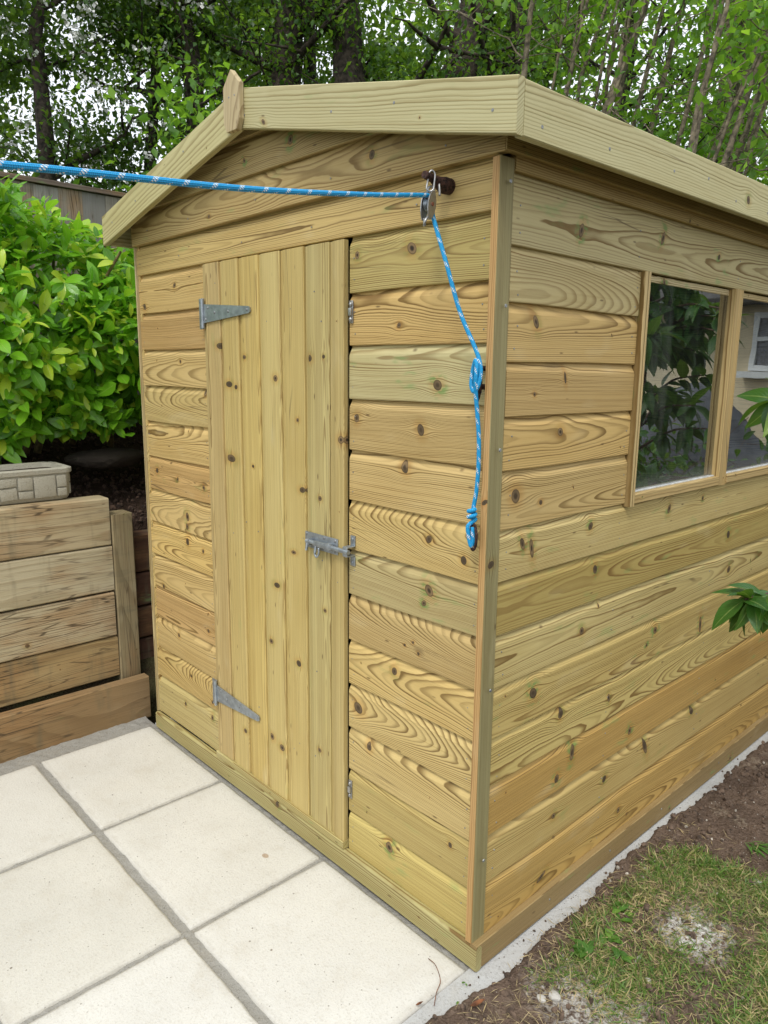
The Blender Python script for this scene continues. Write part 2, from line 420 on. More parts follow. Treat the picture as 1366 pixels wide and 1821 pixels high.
def fbm(x, y, sc, seed=0, octv=4):
    """cheap value noise on arrays, -1..1"""
    out = np.zeros_like(x, dtype=float); amp = 1.0; tot = 0
    for o_ in range(octv):
        xs = x*sc + seed*13.7 + o_*31.1; ys = y*sc + seed*7.1 + o_*17.3
        xi = np.floor(xs).astype(int); yi = np.floor(ys).astype(int); fx = xs-xi; fy = ys-yi
        fx = fx*fx*(3-2*fx); fy = fy*fy*(3-2*fy)
        def h(a, b):
            q = (a*374761393 + b*668265263 + int(seed)*69069) & 0xffffffff
            q = ((q ^ (q >> 13))*1274126177) & 0xffffffff
            return ((q ^ (q >> 16)) & 0xffff)/32767.5-1
        out += amp*((h(xi, yi)*(1-fx)+h(xi+1, yi)*fx)*(1-fy) + (h(xi, yi+1)*(1-fx)+h(xi+1, yi+1)*fx)*fy)
        tot += amp; amp *= 0.5; sc *= 2
    return out/tot

X_, Y_, Z_ = Vector((1, 0, 0)), Vector((0, 1, 0)), Vector((0, 0, 1))
#@@SETTING
# ------------------------------------------------------------------ terrain
def sstep(t): t = np.clip(t, 0, 1); return t*t*(3-2*t)
def terrain(x, y):
    bank = sstep((-x-2.02)/0.10)*0.86 + sstep((-x-2.1)/1.6)*0.42
    back = sstep((y-2.8)/1.5)*sstep((-x+0.1)/0.9)*1.15
    h = np.maximum(bank, back)
    return h - 0.035
def grid(xs, ys, zf, name, mat, parent=None):
    Xg, Yg = np.meshgrid(xs, ys); Zg = zf(Xg, Yg)
    V = np.stack([Xg, Yg, Zg], -1).reshape(-1, 3); nx, ny = len(xs), len(ys)
    i = np.arange(nx-1)[None, :] + np.arange(ny-1)[:, None]*nx; i = i.ravel()
    F = np.stack([i, i+1, i+1+nx, i+nx], 1)
    return npmesh(name, V, F, mat, parent)
def soilmat(name, c1, c2, c3, bs=1.0, dust=False):
    mt, nt, b = newmat(name); p = worldpos(nt)
    n1 = noise(p, 9, 4, 0.65); n2 = noise(p, 70, 4, 0.7); v1 = vor(p, 160)
    c = mix(smooth(n1, 0.35, 0.65), c1, c2); c = mix(smooth(n2, 0.5, 0.72)*0.6, c, c3)
    c = mix(smooth(v1, 0.0, 0.35, 0.5, 0.0), c, mix(1.0, c, (0.45, 0.42, 0.4), 'MULTIPLY'))
    if dust:
        px, py, _ = split(p)
        jag = (noise(p, 14, 4, 0.7)-0.5)*0.16
        d1 = ((px-0.34).sq()*1.6 + (py-0.50).sq()).f('SQRT') + jag*0.8
        d2 = ((px-0.30).sq()*0.8 + (py-0.10).sq()*1.6).f('SQRT') + jag
        fine = smooth(noise(p, 60, 3, 0.7), 0.35, 0.6)
        c = mix(smooth(d1, 0.15, 0.05)*0.92*fine, c, (0.74, 0.73, 0.69))
        c = mix(smooth(d2, 0.19, 0.08)*0.85*fine, c, (0.50, 0.48, 0.43))
        c = mix(smooth(noise(p, 5.0, 3, 0.6), 0.56, 0.66)*smooth(n2, 0.4, 0.6)*0.5, c, (0.30, 0.25, 0.18))
    setin(nt, b, 'Base Color', c); b.inputs['Roughness'].default_value = 0.95; b.inputs['Specular IOR Level'].default_value = 0.15
    bump(nt, b, n2*1.0+v1*0.6, 0.9, 0.006*bs)
    return mt
M['ground'] = soilmat('garden_earth', (0.045, 0.033, 0.018), (0.06, 0.06, 0.025), (0.08, 0.07, 0.04))
M['mulch'] = soilmat('dark_bark_mulch', (0.028, 0.017, 0.012), (0.045, 0.028, 0.02), (0.10, 0.065, 0.045), 1.6)
M['soil'] = soilmat('dug_brown_soil', (0.095, 0.066, 0.048), (0.155, 0.110, 0.080), (0.22, 0.165, 0.125), 1.6, True)
# one big sheet to the horizon, finer near the garden
xs = np.concatenate([np.linspace(-300, -14, 14), np.linspace(-12, 12, 120), np.linspace(14, 300, 14)])
ys = np.concatenate([np.linspace(-300, -9, 14), np.linspace(-8, 14, 110), np.linspace(16, 300, 14)])
far = lambda x, y: terrain(x, y) - 0.06 + 0.02*fbm(x, y, 0.8, 2)
tag(grid(xs, ys, far, 'ground', M['ground']), kind='structure')
# bank of bark mulch above the timber retaining wall
def bankz(x, y): return terrain(x, y) + 0.035*fbm(x, y, 5.0, 4) + 0.012*fbm(x, y, 30.0, 5)
tag(grid(np.linspace(-3.6, -2.03, 90), np.linspace(-2.6, 3.4, 240), bankz, 'planting_bank', M['mulch']), kind='structure')
# ------------------------------------------------------------------ concrete base and patio
def stonemat(name, base, dark, spot, sc=1.0, bs=0.001, stain=None):
    mt, nt, b = newmat(name); p = worldpos(nt)
    n1 = noise(p, 3.0*sc, 4, 0.6); n2 = noise(p, 160*sc, 3, 0.7); v = vor(p, 55*sc); n3 = noise(p, 22*sc, 4, 0.7)
    c = mix(smooth(n1, 0.3, 0.75), base, tuple(x*0.90 for x in base))
    c = mix(smooth(n2, 0.50, 0.70)*0.38, c, dark)
    n5 = noise(p, 420*sc, 2, 0.6); c = mix(smooth(n5, 0.6, 0.75)*0.30, c, dark)
    c = mix(smooth(v, 0.15, 0.06)*smooth(n3, 0.46, 0.60)*0.75, c, spot)
    c = mix(smooth(noise(p, 6*sc, 4, .7), 0.52, 0.75)*0.22, c, (0.48, 0.42, 0.31))
    if stain:
        oi = nt.nodes.new('ShaderNodeObjectInfo'); rr_ = S(nt, oi.outputs['Random'])
        c = mix(1.0, c, mix(rr_, (0.93, 0.92, 0.89), (1.02, 1.02, 1.02)), 'MULTIPLY')
        lump = noise(p, 38, 3, 0.7); c = mix(smooth(lump, 0.5, 0.72)*0.18, c, (0.46, 0.42, 0.34))
        px, py, _ = split(p); jn = (n3-0.5)*0.05
        e = None
        for q in (-0.591, -1.192, -1.775, -0.003):
            t_ = (px-q).f('ABSOLUTE'); e = t_ if e is None else e.f('MINIMUM', t_)
        for q in (-0.483, -0.941, -1.399, -0.020): e = e.f('MINIMUM', (py-q).f('ABSOLUTE'))
        c = mix(smooth(e+jn, 0.030, 0.006)*0.26, c, (0.30, 0.27, 0.21))
        c = mix(smooth(((px+0.720).sq()*0.5+(py+0.152).sq()).f('SQRT')+jn*0.05, 0.0105, 0.0075)*0.75, c, (0.36, 0.25, 0.15))
        c = mix(smooth(noise(p, 1.7, 5, 0.75), 0.50, 0.78)*0.30, c, (0.50, 0.44, 0.33))
        gr = vor(p, 21); c = mix(smooth(gr, 0.085, 0.05)*smooth(noise(p, 7, 3, .6), .5, .6)*0.8, c, (0.13, 0.10, 0.07))
    setin(nt, b, 'Base Color', c); b.inputs['Roughness'].default_value = 0.88; b.inputs['Specular IOR Level'].default_value = 0.25
    bump(nt, b, n2*0.8 + n3*0.6, 0.7, bs)
    return mt
M['slab'] = stonemat('cream_concrete_slab', (0.665, 0.655, 0.60), (0.40, 0.38, 0.33), (0.16, 0.14, 0.11), 1.0, 0.0022, True)
M['mortar'] = stonemat('grey_mortar', (0.33, 0.32, 0.285), (0.10, 0.095, 0.08), (0.035, 0.032, 0.025), 0.9, 0.007)
M['concrete'] = stonemat('pale_concrete', (0.50, 0.505, 0.49), (0.22, 0.205, 0.18), (0.12, 0.09, 0.065), 0.9, 0.006)
# mortar bed as a rough sheet 5 mm under the slab faces
def mz(x, y): return -0.0080 + 0.0045*fbm(x, y, 55, 8) + 0.003*fbm(x, y, 14, 9)
patio = grid(np.linspace(-1.9, -0.003, 330), np.linspace(-3.2, -0.004, 420), mz, 'patio', M['mortar'])
tag(patio, kind='structure')
def slab(x0, x1, y0, y1, wear=False):
    bm = bmesh.new(); nx, ny = 14, 12; g = 0.006; dz = rng.uniform(-0.0012, 0.0012)
    tx, ty = rng.uniform(-.002, .002), rng.uniform(-.002, .002)
    vs = {}
    def pos(i, j):
        x = x0+(x1-x0)*i/nx; y = y0+(y1-y0)*j/ny
        if i in (0, nx) or j in (0, ny):
            e = 0.0022*math.sin(i*2.3+j*1.7+x0*9)+0.0018*math.sin(i*5.1-j*4.3+y0*7)
            if i == 0: x += abs(e)
            if i == nx: x -= abs(e)
            if j == 0: y += abs(e)
            if j == ny: y -= abs(e)
        if wear:
            d = math.hypot(x-x1, y-y1)
        return x, y
    def top(i, j):
        x, y = pos(i, j); edge = (i in (0, nx) or j in (0, ny))
        z = dz + tx*(i/nx-.5) + ty*(j/ny-.5) + 0.0006*math.sin(i*1.3+x0*5)*math.cos(j*1.1+y0*3)
        if edge: z -= 0.0022
        return (x, y, z)
    xs_ = [0, 0.25]+list(range(1, nx))+[nx-0.25, nx]; ys_ = [0, 0.25]+list(range(1, ny))+[ny-0.25, ny]
    V = [[bm.verts.new(top(i, j)) for i in xs_] for j in ys_]
    for a in range(len(ys_)-1):
        for b in range(len(xs_)-1):
            f = bm.faces.new([V[a][b], V[a][b+1], V[a+1][b+1], V[a+1][b]]); f.smooth = True
    bed = [e for e in bm.edges if e.is_boundary]
    r = bmesh.ops.extrude_edge_only(bm, edges=bed)
    for v_ in [q for q in r['geom'] if isinstance(q, bmesh.types.BMVert)]: v_.co.z = -0.04
    bmesh.ops.recalc_face_normals(bm, faces=bm.faces[:])
    return bmobj('paving_slab', bm, M['slab'], patio)
cols_ = [(-0.5835, -0.003), (-1.1845, -0.5985), (-1.767, -1.1995)]
rows_ = [(-0.4755, -0.028)] + [(-0.492-0.458*(i+1)+0.008, -0.492-0.458*i-0.008) for i in range(5)]
for (y0, y1) in rows_:
    for (x0, x1) in cols_: slab(x0, x1, y0, y1)
# concrete raft under the shed: ragged outer edge
bm = bmesh.new(); pts = []
for i in range(160):
    t = i/159; y = -0.45+t*3.10
    e = np.interp(y, [-.45, -.1, .04, .24, .4, .68, .9, 1.14, 1.5, 2.6], [.10, .11, .12, .105, .11, .08, .07, .085, .08, .08])
    e += 0.014*float(fbm(np.array([y]), np.array([0.3]), 9, 3)[0]) + 0.006*float(fbm(np.array([y]), np.array([4.3]), 45, 3)[0])
    pts.append((e, y))
outer = pts + [(-1.78, 2.65), (-1.78, -0.002), (-0.002, -0.002), (-0.002, -0.45)]
# closed loop as a slab with a slightly rough top
top = [bm.verts.new((x, y, -0.004)) for x, y in outer]
ft = bm.faces.new(top)
r = bmesh.ops.extrude_face_region(bm, geom=[ft])
for v_ in [q for q in r['geom'] if isinstance(q, bmesh.types.BMVert)]: v_.co.z = -0.10
bmesh.ops.recalc_face_normals(bm, faces=bm.faces[:])
o = bmobj('concrete_base', bm, M['concrete']); tag(o, kind='structure')
# ------------------------------------------------------------------ soil and lawn at the right
def strip_edge(y): return 0.012*fbm(y, y*0+.3, 9, 3) + 0.008*fbm(y, y*0+4.3, 38, 5) + np.interp(y, [-.3, -.1, .04, .24, .4, .68, .9, 1.14, 1.5, 2.6], [.02, .045, .07, .062, .065, .043, .036, .05, .043, .043])
def soilz(x, y):
    d = x-strip_edge(y)
    h = -0.05 + 0.056*sstep((d+0.030)/0.045)
    h += 0.012*fbm(x, y, 6, 21) + 0.008*np.abs(fbm(x, y, 28, 22)) + 0.007*fbm(x, y, 60, 23)
    lawn = sstep((0.9-y)/0.15)*sstep((x-0.13)/0.08)
    h += 0.006*lawn
    inner = sstep((-0.004-x)/0.01)
    return h - 0.05*inner
so_ = grid(np.concatenate([np.linspace(0.0, 0.9, 260), np.linspace(0.91, 2.6, 90)]), np.concatenate([np.linspace(-0.9, 1.6, 560), np.linspace(1.62, 5.0, 160)]), soilz, 'soil', M['soil'])
tag(so_, kind='structure')
#@@SHED
# ------------------------------------------------------------------ the shed
KS = 0.0105
for (x, z, s) in [(-0.269, 1.775, 1), (-0.175, 1.457, 1), (-0.228, 1.35, 0.9), (-0.467, 1.364, 0.8), (-0.188, 0.952, 1), (-0.205, 0.915, 0.6), (-0.077, 1.052, 0.7), (-0.308, 0.698, 0.8), (-0.24, 0.80, 0.35), (-0.22, 0.775, 0.35), (-0.27, 0.785, 0.3), (-0.455, 0.54, 1.25), (-0.408, 0.439, 0.8), (-0.32, 0.165, 1), (-0.093, 0.291, 0.5), (-0.394, 2.002, 0.8), (-1.169, 1.965, 0.5), (-0.31, 1.60, 0.5),
                  (-1.449, 1.777, 0.7), (-1.427, 1.513, 0.5), (-1.262, 1.407, 0.8), (-1.651, 1.098, 0.8), (-1.487, 1.084, 0.6), (-1.295, 1.076, 0.7), (-1.421, 0.952, 1), (-1.429, 0.855, 0.9), (-1.642, 0.633, 0.6), (-1.298, 0.541, 0.6), (-1.531, 0.459, 0.6), (-1.444, 0.317, 0.5), (-1.285, 0.264, 0.6), (-1.291, 0.20, 0.7), (-0.72, 2.10, 0.9), (-0.95, 2.09, 0.5)]:
    KN.append(('front', x, z, KS*s))
for (y, z, s) in [(0.298, 1.821, 0.8), (0.694, 1.852, 0.7), (1.05, 1.84, .6), (0.256, 1.349, 0.8), (0.087, 1.208, 1.2), (0.16, 1.07, 0.7), (0.456, 0.965, 0.8), (0.42, 1.09, .8), (0.861, 1.083, 0.8), (1.09, 1.09, .6), (1.323, 0.937, 1), (0.49, 0.852, 0.3), (1.36, 0.802, 1), (0.197, 0.683, 1.1), (0.835, 0.7, 0.9), (0.41, 0.80, 0.8), (0.33, 0.389, 0.9), (0.40, 0.44, .9), (0.723, 0.396, 0.9), (0.589, 0.286, 0.8), (1.162, 0.643, 0.8), (0.33, 0.58, 0.9), (0.58, .55, .6), (0.833, 0.303, 0.9), (0.326, 0.279, 0.7), (1.161, 0.32, 0.9), (0.688, 0.14, 0.7), (0.28, 0.11, .6)]:
    KN.append(('side', y, z, KS*s))
for (x, z, s) in [(-1.132, 1.563, .8), (-0.993, 1.528, 0.55), (-1.08, 1.442, 0.8), (-1.04, 1.434, 0.6), (-1.08, 1.202, 1.0), (-0.953, 1.189, 0.4), (-0.654, 1.525, 0.8), (-0.59, 1.529, 0.45), (-0.82, 1.466, 0.8), (-0.831, 0.826, 0.7), (-0.816, 0.277, .9), (-0.873, 0.295, .9), (-1.039, 0.25, 0.7), (-0.515, 1.308, .9), (-0.712, 1.349, 0.5), (-0.692, 1.147, 0.7), (-0.868, 0.63, 0.7), (-0.61, 1.133, 0.6), (-0.59, 0.804, 0.5), (-0.84, 1.02, .8), (-0.74, 0.95, .5), (-.72, .6, .8), (-.62, .35, .6)]:
    KN.append(('door', z, x, KS*s))     # door boards run upright: u = z, v = x

shed = empty('garden_shed', (-0.86, 1.2, 0), 'new pressure treated wooden garden shed with plank door and side window', 'shed')
W_, LEN = 1.73, 2.42
def lap_profile(H, T=0.015, cove=0.0105, tuck=0.006):
    return [(0, -T), (0, -0.0025), (0.0007, -0.0008), (0.0025, 0), (H*0.78, 0), (H*0.83, -0.0004), (H*0.875, -cove*0.28), (H*0.92, -cove*0.62), (H*0.96, -cove*0.88), (H, -cove), (H+tuck, -cove-0.0003), (H+tuck, -T)]
def plank(p, face, u0, u1, z0, z1, out=0.0, T=0.016, cove=0.0105, clips=None, c1=None, c2=None, green=None, name='plank', tuck=0.006, dens=None, d0=None, nrand=0):
    H = z1-z0; L = u1-u0; wv = 0.0012; 
    z0 += rng.uniform(-0.0012, 0.0012); out += rng.uniform(-0.0008, 0.0008)
    if face == 'front': o = extrude(name, p, M['wood'], lap_profile(H, T, cove, tuck), (u0, -out, z0), (L, 0, 0), Z_, -Y_, (u0, z0), 1, 10, wv, clips)
    elif face == 'side': o = extrude(name, p, M['wood'], lap_profile(H, T, cove, tuck), (out, u0, z0), (0, L, 0), Z_, X_, (u0, z0), 1, 10, wv, clips)
    elif face == 'left': o = extrude(name, p, M['wood'], lap_profile(H, T, cove, tuck), (-W_-out, u0, z0), (0, L, 0), Z_, -X_, (u0+9, z0), 1, 4, wv, clips)
    else: o = extrude(name, p, M['wood'], lap_profile(H, T, cove, tuck), (u0, LEN+out, z0), (L, 0, 0), Z_, Y_, (u0+19, z0), 1, 4, wv, clips)
    woodprops(o, face, u0, u1, z0, z1, c1, c2, green, nrand, dens, d0)
    return o
gR = [0.067, 0.199, 0.335, 0.470, 0.605, 0.738, 0.871, 1.002, 1.141, 1.278, 1.415, 1.553, 1.687, 1.826]
gL = [0.100, 0.238, 0.365, 0.495, 0.625, 0.757, 0.892, 1.021, 1.154, 1.288, 1.424, 1.557, 1.690, 1.828]
gS = [0.070, 0.215, 0.347, 0.484, 0.610, 0.742, 0.874, 1.007, 1.130, 1.267, 1.390, 1.512, 1.639, 1.758, 1.905]
tan = (0.600, 0.455, 0.200); brown = (0.48, 0.32, 0.125); olive = (0.44, 0.37, 0.145); green_ = (0.49, 0.435, 0.19)
rc = {12: (green_, .3), 11: (tan, 0), 10: ((.55, .50, .26), 1), 9: (tan, .1), 8: (tan, 0), 7: (None, .1), 6: ((.55, .46, .22), .8), 5: (tan, 0), 4: (C_EARLY, .3), 3: (None, 0), 2: (None, .0), 1: ((.53, .45, .19), .2), 0: ((.55, .48, .19), .7)}
for i in range(13):
    c, g_ = rc[i]
    plank(shed, 'front', -0.4965, -0.0175, gR[i], gR[i+1], c1=c, green=g_, d0={12: .03, 10: .04, 8: .02}.get(i))
for i in range(13):
    plank(shed, 'front', -W_, -1.2415, gL[i]-(0.028 if i == 0 else 0), gL[i+1], c1=[tan, C_EARLY, tan, (.54, .38, .17)][i % 4] if i else (.53, .45, .2), green=.4 if i in (0, 6, 7) else .1)
# gable boards, cut to the slope of the roof
PKX, PKZ, SLP = -0.885, 2.150, 0.218
def roofz(x): return PKZ + 0.075 - SLP*abs(x-PKX)
clipR = [(Vector((PKX, 0, PKZ+0.075)), Vector((SLP, 0, 1)).normalized()), (Vector((PKX, 0, PKZ+0.075)), Vector((-SLP, 0, 1)).normalized())]
plank(shed, 'front', -W_-0.002, -0.0175, 1.829, 1.933, 0.003, green=.5)
plank(shed, 'front', -W_-0.006, 0.013, 1.934, 2.045, 0.017, 0.02, clips=clipR, c1=(0.47, 0.36, 0.155), green=.4)
plank(shed, 'front', -W_-0.006, 0.010, 2.046, 2.150, 0.021, 0.02, clips=clipR, c1=(0.45, 0.35, 0.15), d0=.02)
plank(shed, 'front', -W_, 0.0, 2.151, 2.235, 0.025, 0.02, clips=clipR, c1=(0.45, 0.35, 0.15))
# side wall
WY0, WY1, WM0, WM1 = 0.592, 1.86, 1.172, 1.232
side_c = {13: ((.55, .475, .24), 1.0), 12: ((.53, .46, .24), .0), 11: (tan, .3), 10: ((.50, .36, .15), 0), 9: (tan, .1), 8: (tan, 0), 7: ((.55, .47, .225), .7), 6: (olive, .6), 5: ((.56, .48, .225), .5), 4: ((.55, .46, .2), 1.0), 3: ((.55, .455, .185), .3), 2: ((.49, .335, .115), .8), 1: ((.53, .40, .155), .4), 0: ((.52, .365, .13), .2)}
for i in range(14):
    c, g_ = side_c[i]; lo = gS[i] - (0.004 if i == 0 else 0)
    late = (0.22, 0.135, 0.04) if i < 3 else None
    if 8 <= i <= 12:
        plank(shed, 'side', 0.0335, WY0-0.0015, gS[i], gS[i+1], c1=c, green=g_, d0=[None, .03, .05][i % 3])
        plank(shed, 'side', WY1+0.032, LEN-0.03, gS[i], gS[i+1], c1=c, green=g_)
    else:
        plank(shed, 'side', 0.0335, LEN-0.03, lo, gS[i+1], c1=c, c2=late, green=g_, nrand=2 if i < 8 and i != 6 else 0)
stick('plank', shed, (0.004, 0.0335, 1.9065), (0, LEN-0.07, 0), Z_, X_, 0.035, 0.016, c1=(.44, .34, .15))
stick('eaves_board', shed, (0.017, -0.016, 1.936), (0, LEN-0.01, 0), Z_, X_, 0.088, 0.018, c1=(.44, .34, .15), dens=1.4)
for i in range(13): plank(shed, 'left', 0.0, LEN, gS[i], gS[i+1])
plank(shed, 'left', 0.0, LEN, gS[13], 1.905); plank(shed, 'left', 0, LEN, 1.91, 2.02)
for i in range(14): plank(shed, 'back', -W_, 0.0, gS[i], gS[i+1])
plank(shed, 'back', -W_, 0.0, 1.906, 2.045, clips=clipR); plank(shed, 'back', -W_, 0.0, 2.046, 2.23, clips=clipR)
# corner posts, plinth boards
def cornerpost(x, y, sx, sy, c1, tilt=0.0):
    # a square batten whose outer corner is (x, y)
    o = stick('corner_post', shed, (x, y, 0.072), (0, 0, 1.856), Vector((0, -sy, 0)), Vector((sx, 0, 0)), 0.042, 0.034, c1=c1, c2=(0.20, 0.15, 0.06), segs=10, warp=0.0012, c=0.0018, dens=.9, d0=.05, green=.1)
    return o
stick('corner_post', shed, (0.003, -0.0165, 0.072), (0, 0, 1.856), Y_, X_, 0.0475, 0.018, c1=(0.30, 0.26, 0.12), c2=(0.18, 0.14, 0.06), segs=10, warp=0.0012, c=0.0015, dens=2.2, d0=.05, green=.1)
stick('corner_strip', shed, (-0.0165, -0.0192, 0.0725), (0, 0, 1.8545), X_, -Y_, 0.0178, 0.004, c1=(0.56, 0.36, 0.155), c2=(.36, .20, .07), segs=10, c=0.001, green=0, d0=.08)
stick('corner_post', shed, (-W_-0.0085, -0.010, 0.072), (0, 0, 1.856), Vector((0, 1, 0)), Vector((-1, 0, 0)), 0.042, 0.0075, c1=(.55,.46,.25), segs=6, c=0.0015); cornerpost(0.012, LEN+0.012, 1, 1, C_EARLY); cornerpost(-W_-0.014, LEN+0.012, -1, 1, C_EARLY)
plc = (0.44, 0.39, 0.17)
stick('plinth_board', shed, (-W_-0.004, -0.0185, 0.0), (W_+0.024, 0, 0), Z_, -Y_, 0.070, 0.022, c1=plc, c=0.005, segs=12, warp=0.001, nrand=4, green=.5)
stick('plinth_board', shed, (0.0195, -0.0175, 0.0), (0, LEN+0.02, 0), Z_, X_, 0.072, 0.020, c1=(0.30, 0.215, 0.095), c2=(.15, .10, .04), c=0.002, segs=12, warp=0.001, nrand=4)
# threshold under the door
stick('threshold', shed, (-1.236, -0.0195, 0.0722), (0.735, 0, 0), Z_, -Y_, 0.024, 0.03, c1=plc, c=0.0015, dens=.6)
# roof, fascias, finial
bm = bmesh.new()
for sx in (-1, 1):
    xe = 0.066 if sx > 0 else -1.836
    a = (PKX, 2.245); b = (xe, 2.245-SLP*abs(xe-PKX))
    q = [(a[0], a[1]-0.022), (b[0], b[1]-0.022), (b[0], b[1]), (a[0], a[1])]
    f1 = [bm.verts.new((p[0], -0.058, p[1])) for p in q]; f2 = [bm.verts.new((p[0], LEN+0.06, p[1])) for p in q]
    bm.faces.new(f1); bm.faces.new(f2[::-1])
    for i in range(4): bm.faces.new([f1[i], f2[i], f2[(i+1) % 4], f1[(i+1) % 4]])
bmesh.ops.recalc_face_normals(bm, faces=bm.faces[:])
bmobj('roof', bm, M['dark'], shed)
fc = (0.575, 0.515, 0.265); fl = (0.33, 0.27, 0.11); FH = 0.104
XR, XL, YF = 0.0895, -1.838, -0.0815
zr = lambda x: PKZ - SLP*abs(x-PKX)
stick('fascia_board', shed, (PKX+0.001, YF, zr(PKX)), (XR-PKX-0.001, 0, zr(XR)-zr(PKX)), Z_, -Y_, FH, 0.021, c1=fc, c2=fl, segs=14, warp=0.0012, green=.4, d0=.045, dens=1.0, nrand=2)
stick('fascia_board', shed, (XL, YF, zr(XL)), (PKX-XL, 0, zr(PKX)-zr(XL)), Z_, -Y_, FH, 0.021, c1=(.54, .48, .23), c2=fl, segs=14, warp=0.0012, green=.2, d0=.05, nrand=2)
stick('fascia_board', shed, (XR+0.0005, YF+0.0225, zr(XR)+0.001), (0, LEN+0.12, 0), Z_, X_, FH-0.002, 0.021, c1=fc, c2=fl, segs=20, warp=0.0012, green=.5, dens=1.0, d0=.05, nrand=3)
stick('fascia_board', shed, (XL-0.0005, YF+0.0225, zr(XL)+0.001), (0, LEN+0.12, 0), Z_, -X_, FH-0.002, 0.021, c1=fc, c2=fl, segs=10)
stick('fascia_board', shed, (XL, LEN+0.085, zr(XL)), (PKX-XL, 0, zr(PKX)-zr(XL)), Z_, Y_, FH, 0.021, c1=fc)
stick('fascia_board', shed, (PKX, LEN+0.085, zr(PKX)), (XR-PKX, 0, zr(XR)-zr(PKX)), Z_, Y_, FH, 0.021, c1=fc)
for o in [c for c in shed.children if c.name.startswith('fascia_board')]:
    o['rg'] = [0.13 if rng.random() < .5 else -0.03, 0.02, rng.uniform(0, 60)]; o['ex'] = [0.008, o['ex'][1], 0.95]; o['ka'] = [0.7, 2.4, 0.7]
# pointed finial over the joint
bm = bmesh.new(); uvl = bm.loops.layers.uv.new('UVMap')
shape = [(-0.026, 0), (0.026, 0), (0.041, 0.026), (0.041, 0.118), (0.0, 0.158), (-0.041, 0.118), (-0.041, 0.026)]
bk = [bm.verts.new((PKX-0.005+x, YF-0.0008, 2.142+z)) for x, z in shape]; fr = [bm.verts.new((PKX-0.005+x, YF-0.017, 2.142+z)) for x, z in shape]
bm.faces.new(bk); bm.faces.new(fr[::-1])
for i in range(7): bm.faces.new([bk[i], bk[(i+1) % 7], fr[(i+1) % 7], fr[i]])
bmesh.ops.recalc_face_normals(bm, faces=bm.faces[:])
bmesh.ops.bevel(bm, geom=bm.edges[:], offset=0.0015, segments=1, affect='EDGES')
for f in bm.faces:
    for lp in f.loops: lp[uvl].uv = (lp.vert.co.z+30, lp.vert.co.x+lp.vert.co.y)
o = bmobj('finial', bm, M['wood'], shed); woodprops(o, '', 32, 32.1, -.9, -.8, (.50, .40, .22), (.30, .22, .11), 0)
# inside: floor, studs, lining so the inside reads dark
def plainbox(name, c, s, mat, parent, bev=0.0):
    bm = bmesh.new(); boxmesh(bm, c, s, None, bev); return bmobj(name, bm, mat, parent)
plainbox('floor', (-W_/2, LEN/2, 0.085), (W_-0.06, LEN-0.06, 0.02), M['inside'], shed)
for y in (0.05, 0.566, 1.202, 1.885, 2.37): plainbox('stud', (-0.038, y, 1.0), (0.04, 0.042, 1.8), M['inside'], shed)
for x in (-0.475, -1.26, -0.05): plainbox('stud', (x, 0.038, 1.0), (0.042, 0.04, 1.8), M['inside'], shed)
plainbox('top_rail', (-0.038, LEN/2, 1.925), (0.04, LEN-0.1, 0.045), M['inside'], shed)
plainbox('top_rail', (-W_/2, 0.039, 1.87), (W_-0.1, 0.038, 0.045), M['inside'], shed)
plainbox('mid_rail', (-0.038, 1.2, 1.103), (0.04, LEN-0.1, 0.04), M['inside'], shed)
# ---- window
win = empty('window', (0, 0, 0)); win.parent = shed; invp(win)
def wbox(name, x0, x1, y0, y1, z0, z1, c1=None, vert=True, mat=None):
    if vert: return stick(name, win, (x1, y0, z0), (0, 0, z1-z0), Y_, X_, y1-y0, x1-x0, c1=c1, c=0.0018, dens=.9, d0=.0)
    return stick(name, win, (x1, y0, z0), (0, y1-y0, 0), Z_, X_, z1-z0, x1-x0, c1=c1, c=0.0018, dens=1.2, d0=.06)
WZ0, WZ1 = 1.128, 1.757
wc = (0.56, 0.42, 0.20)
wbox('frame_upright', -0.028, 0.014, WY0, WY0+0.028, WZ0-0.006, WZ1-0.002, wc)
wbox('frame_upright', -0.028, 0.012, WM0, WM0+0.028, WZ0-0.002, WZ1-0.002, wc)
wbox('frame_upright', -0.030, 0.010, WM0+0.0295, WM1, WZ0-0.004, WZ1-0.002, wc)
wbox('frame_upright', -0.028, 0.014, WY1, WY1+0.030, WZ0-0.006, WZ1-0.002, wc)
for (a, b) in ((WY0+0.0285, WM0-0.0005), (WM1+0.0005, WY1-0.0005)):
    wbox('sill', -0.030, 0.013, a, b, WZ0, WZ0+0.028, (0.55, 0.40, 0.18), False)
    wbox('head_bead', -0.030, -0.012, a, b, WZ1-0.022, WZ1-0.003, (0.55, 0.46, 0.26), False)
# glass
mt, nt, b = newmat('window_glass')
nt.nodes.remove(b)
gl = nt.nodes.new('ShaderNodeBsdfGlossy'); gl.inputs['Roughness'].default_value = 0.0; gl.inputs[0].default_value = (0.95, 1, 0.97, 1)
tb = nt.nodes.new('ShaderNodeBsdfTransparent'); tb.inputs[0].default_value = (0.66, 0.70, 0.69, 1)  # grey tint dims the view in, deepening the shade inside by colour
fr_ = nt.nodes.new('ShaderNodeFresnel'); fr_.inputs[0].default_value = 4.4
ms = nt.nodes.new('ShaderNodeMixShader'); nt.links.new(fr_.outputs[0], ms.inputs[0]); nt.links.new(tb.outputs[0], ms.inputs[1]); nt.links.new(gl.outputs[0], ms.inputs[2])
gp = worldpos(nt); _, gy, gz = split(gp)
dst = smooth(noise(vec(nt, gy*9.0, gz*1.6, 0.0), 1.0, 4.0, 0.65), 0.45, 0.75, 0.012, 0.075) + smooth(gz, WZ0+0.09, WZ0+0.03)*0.10
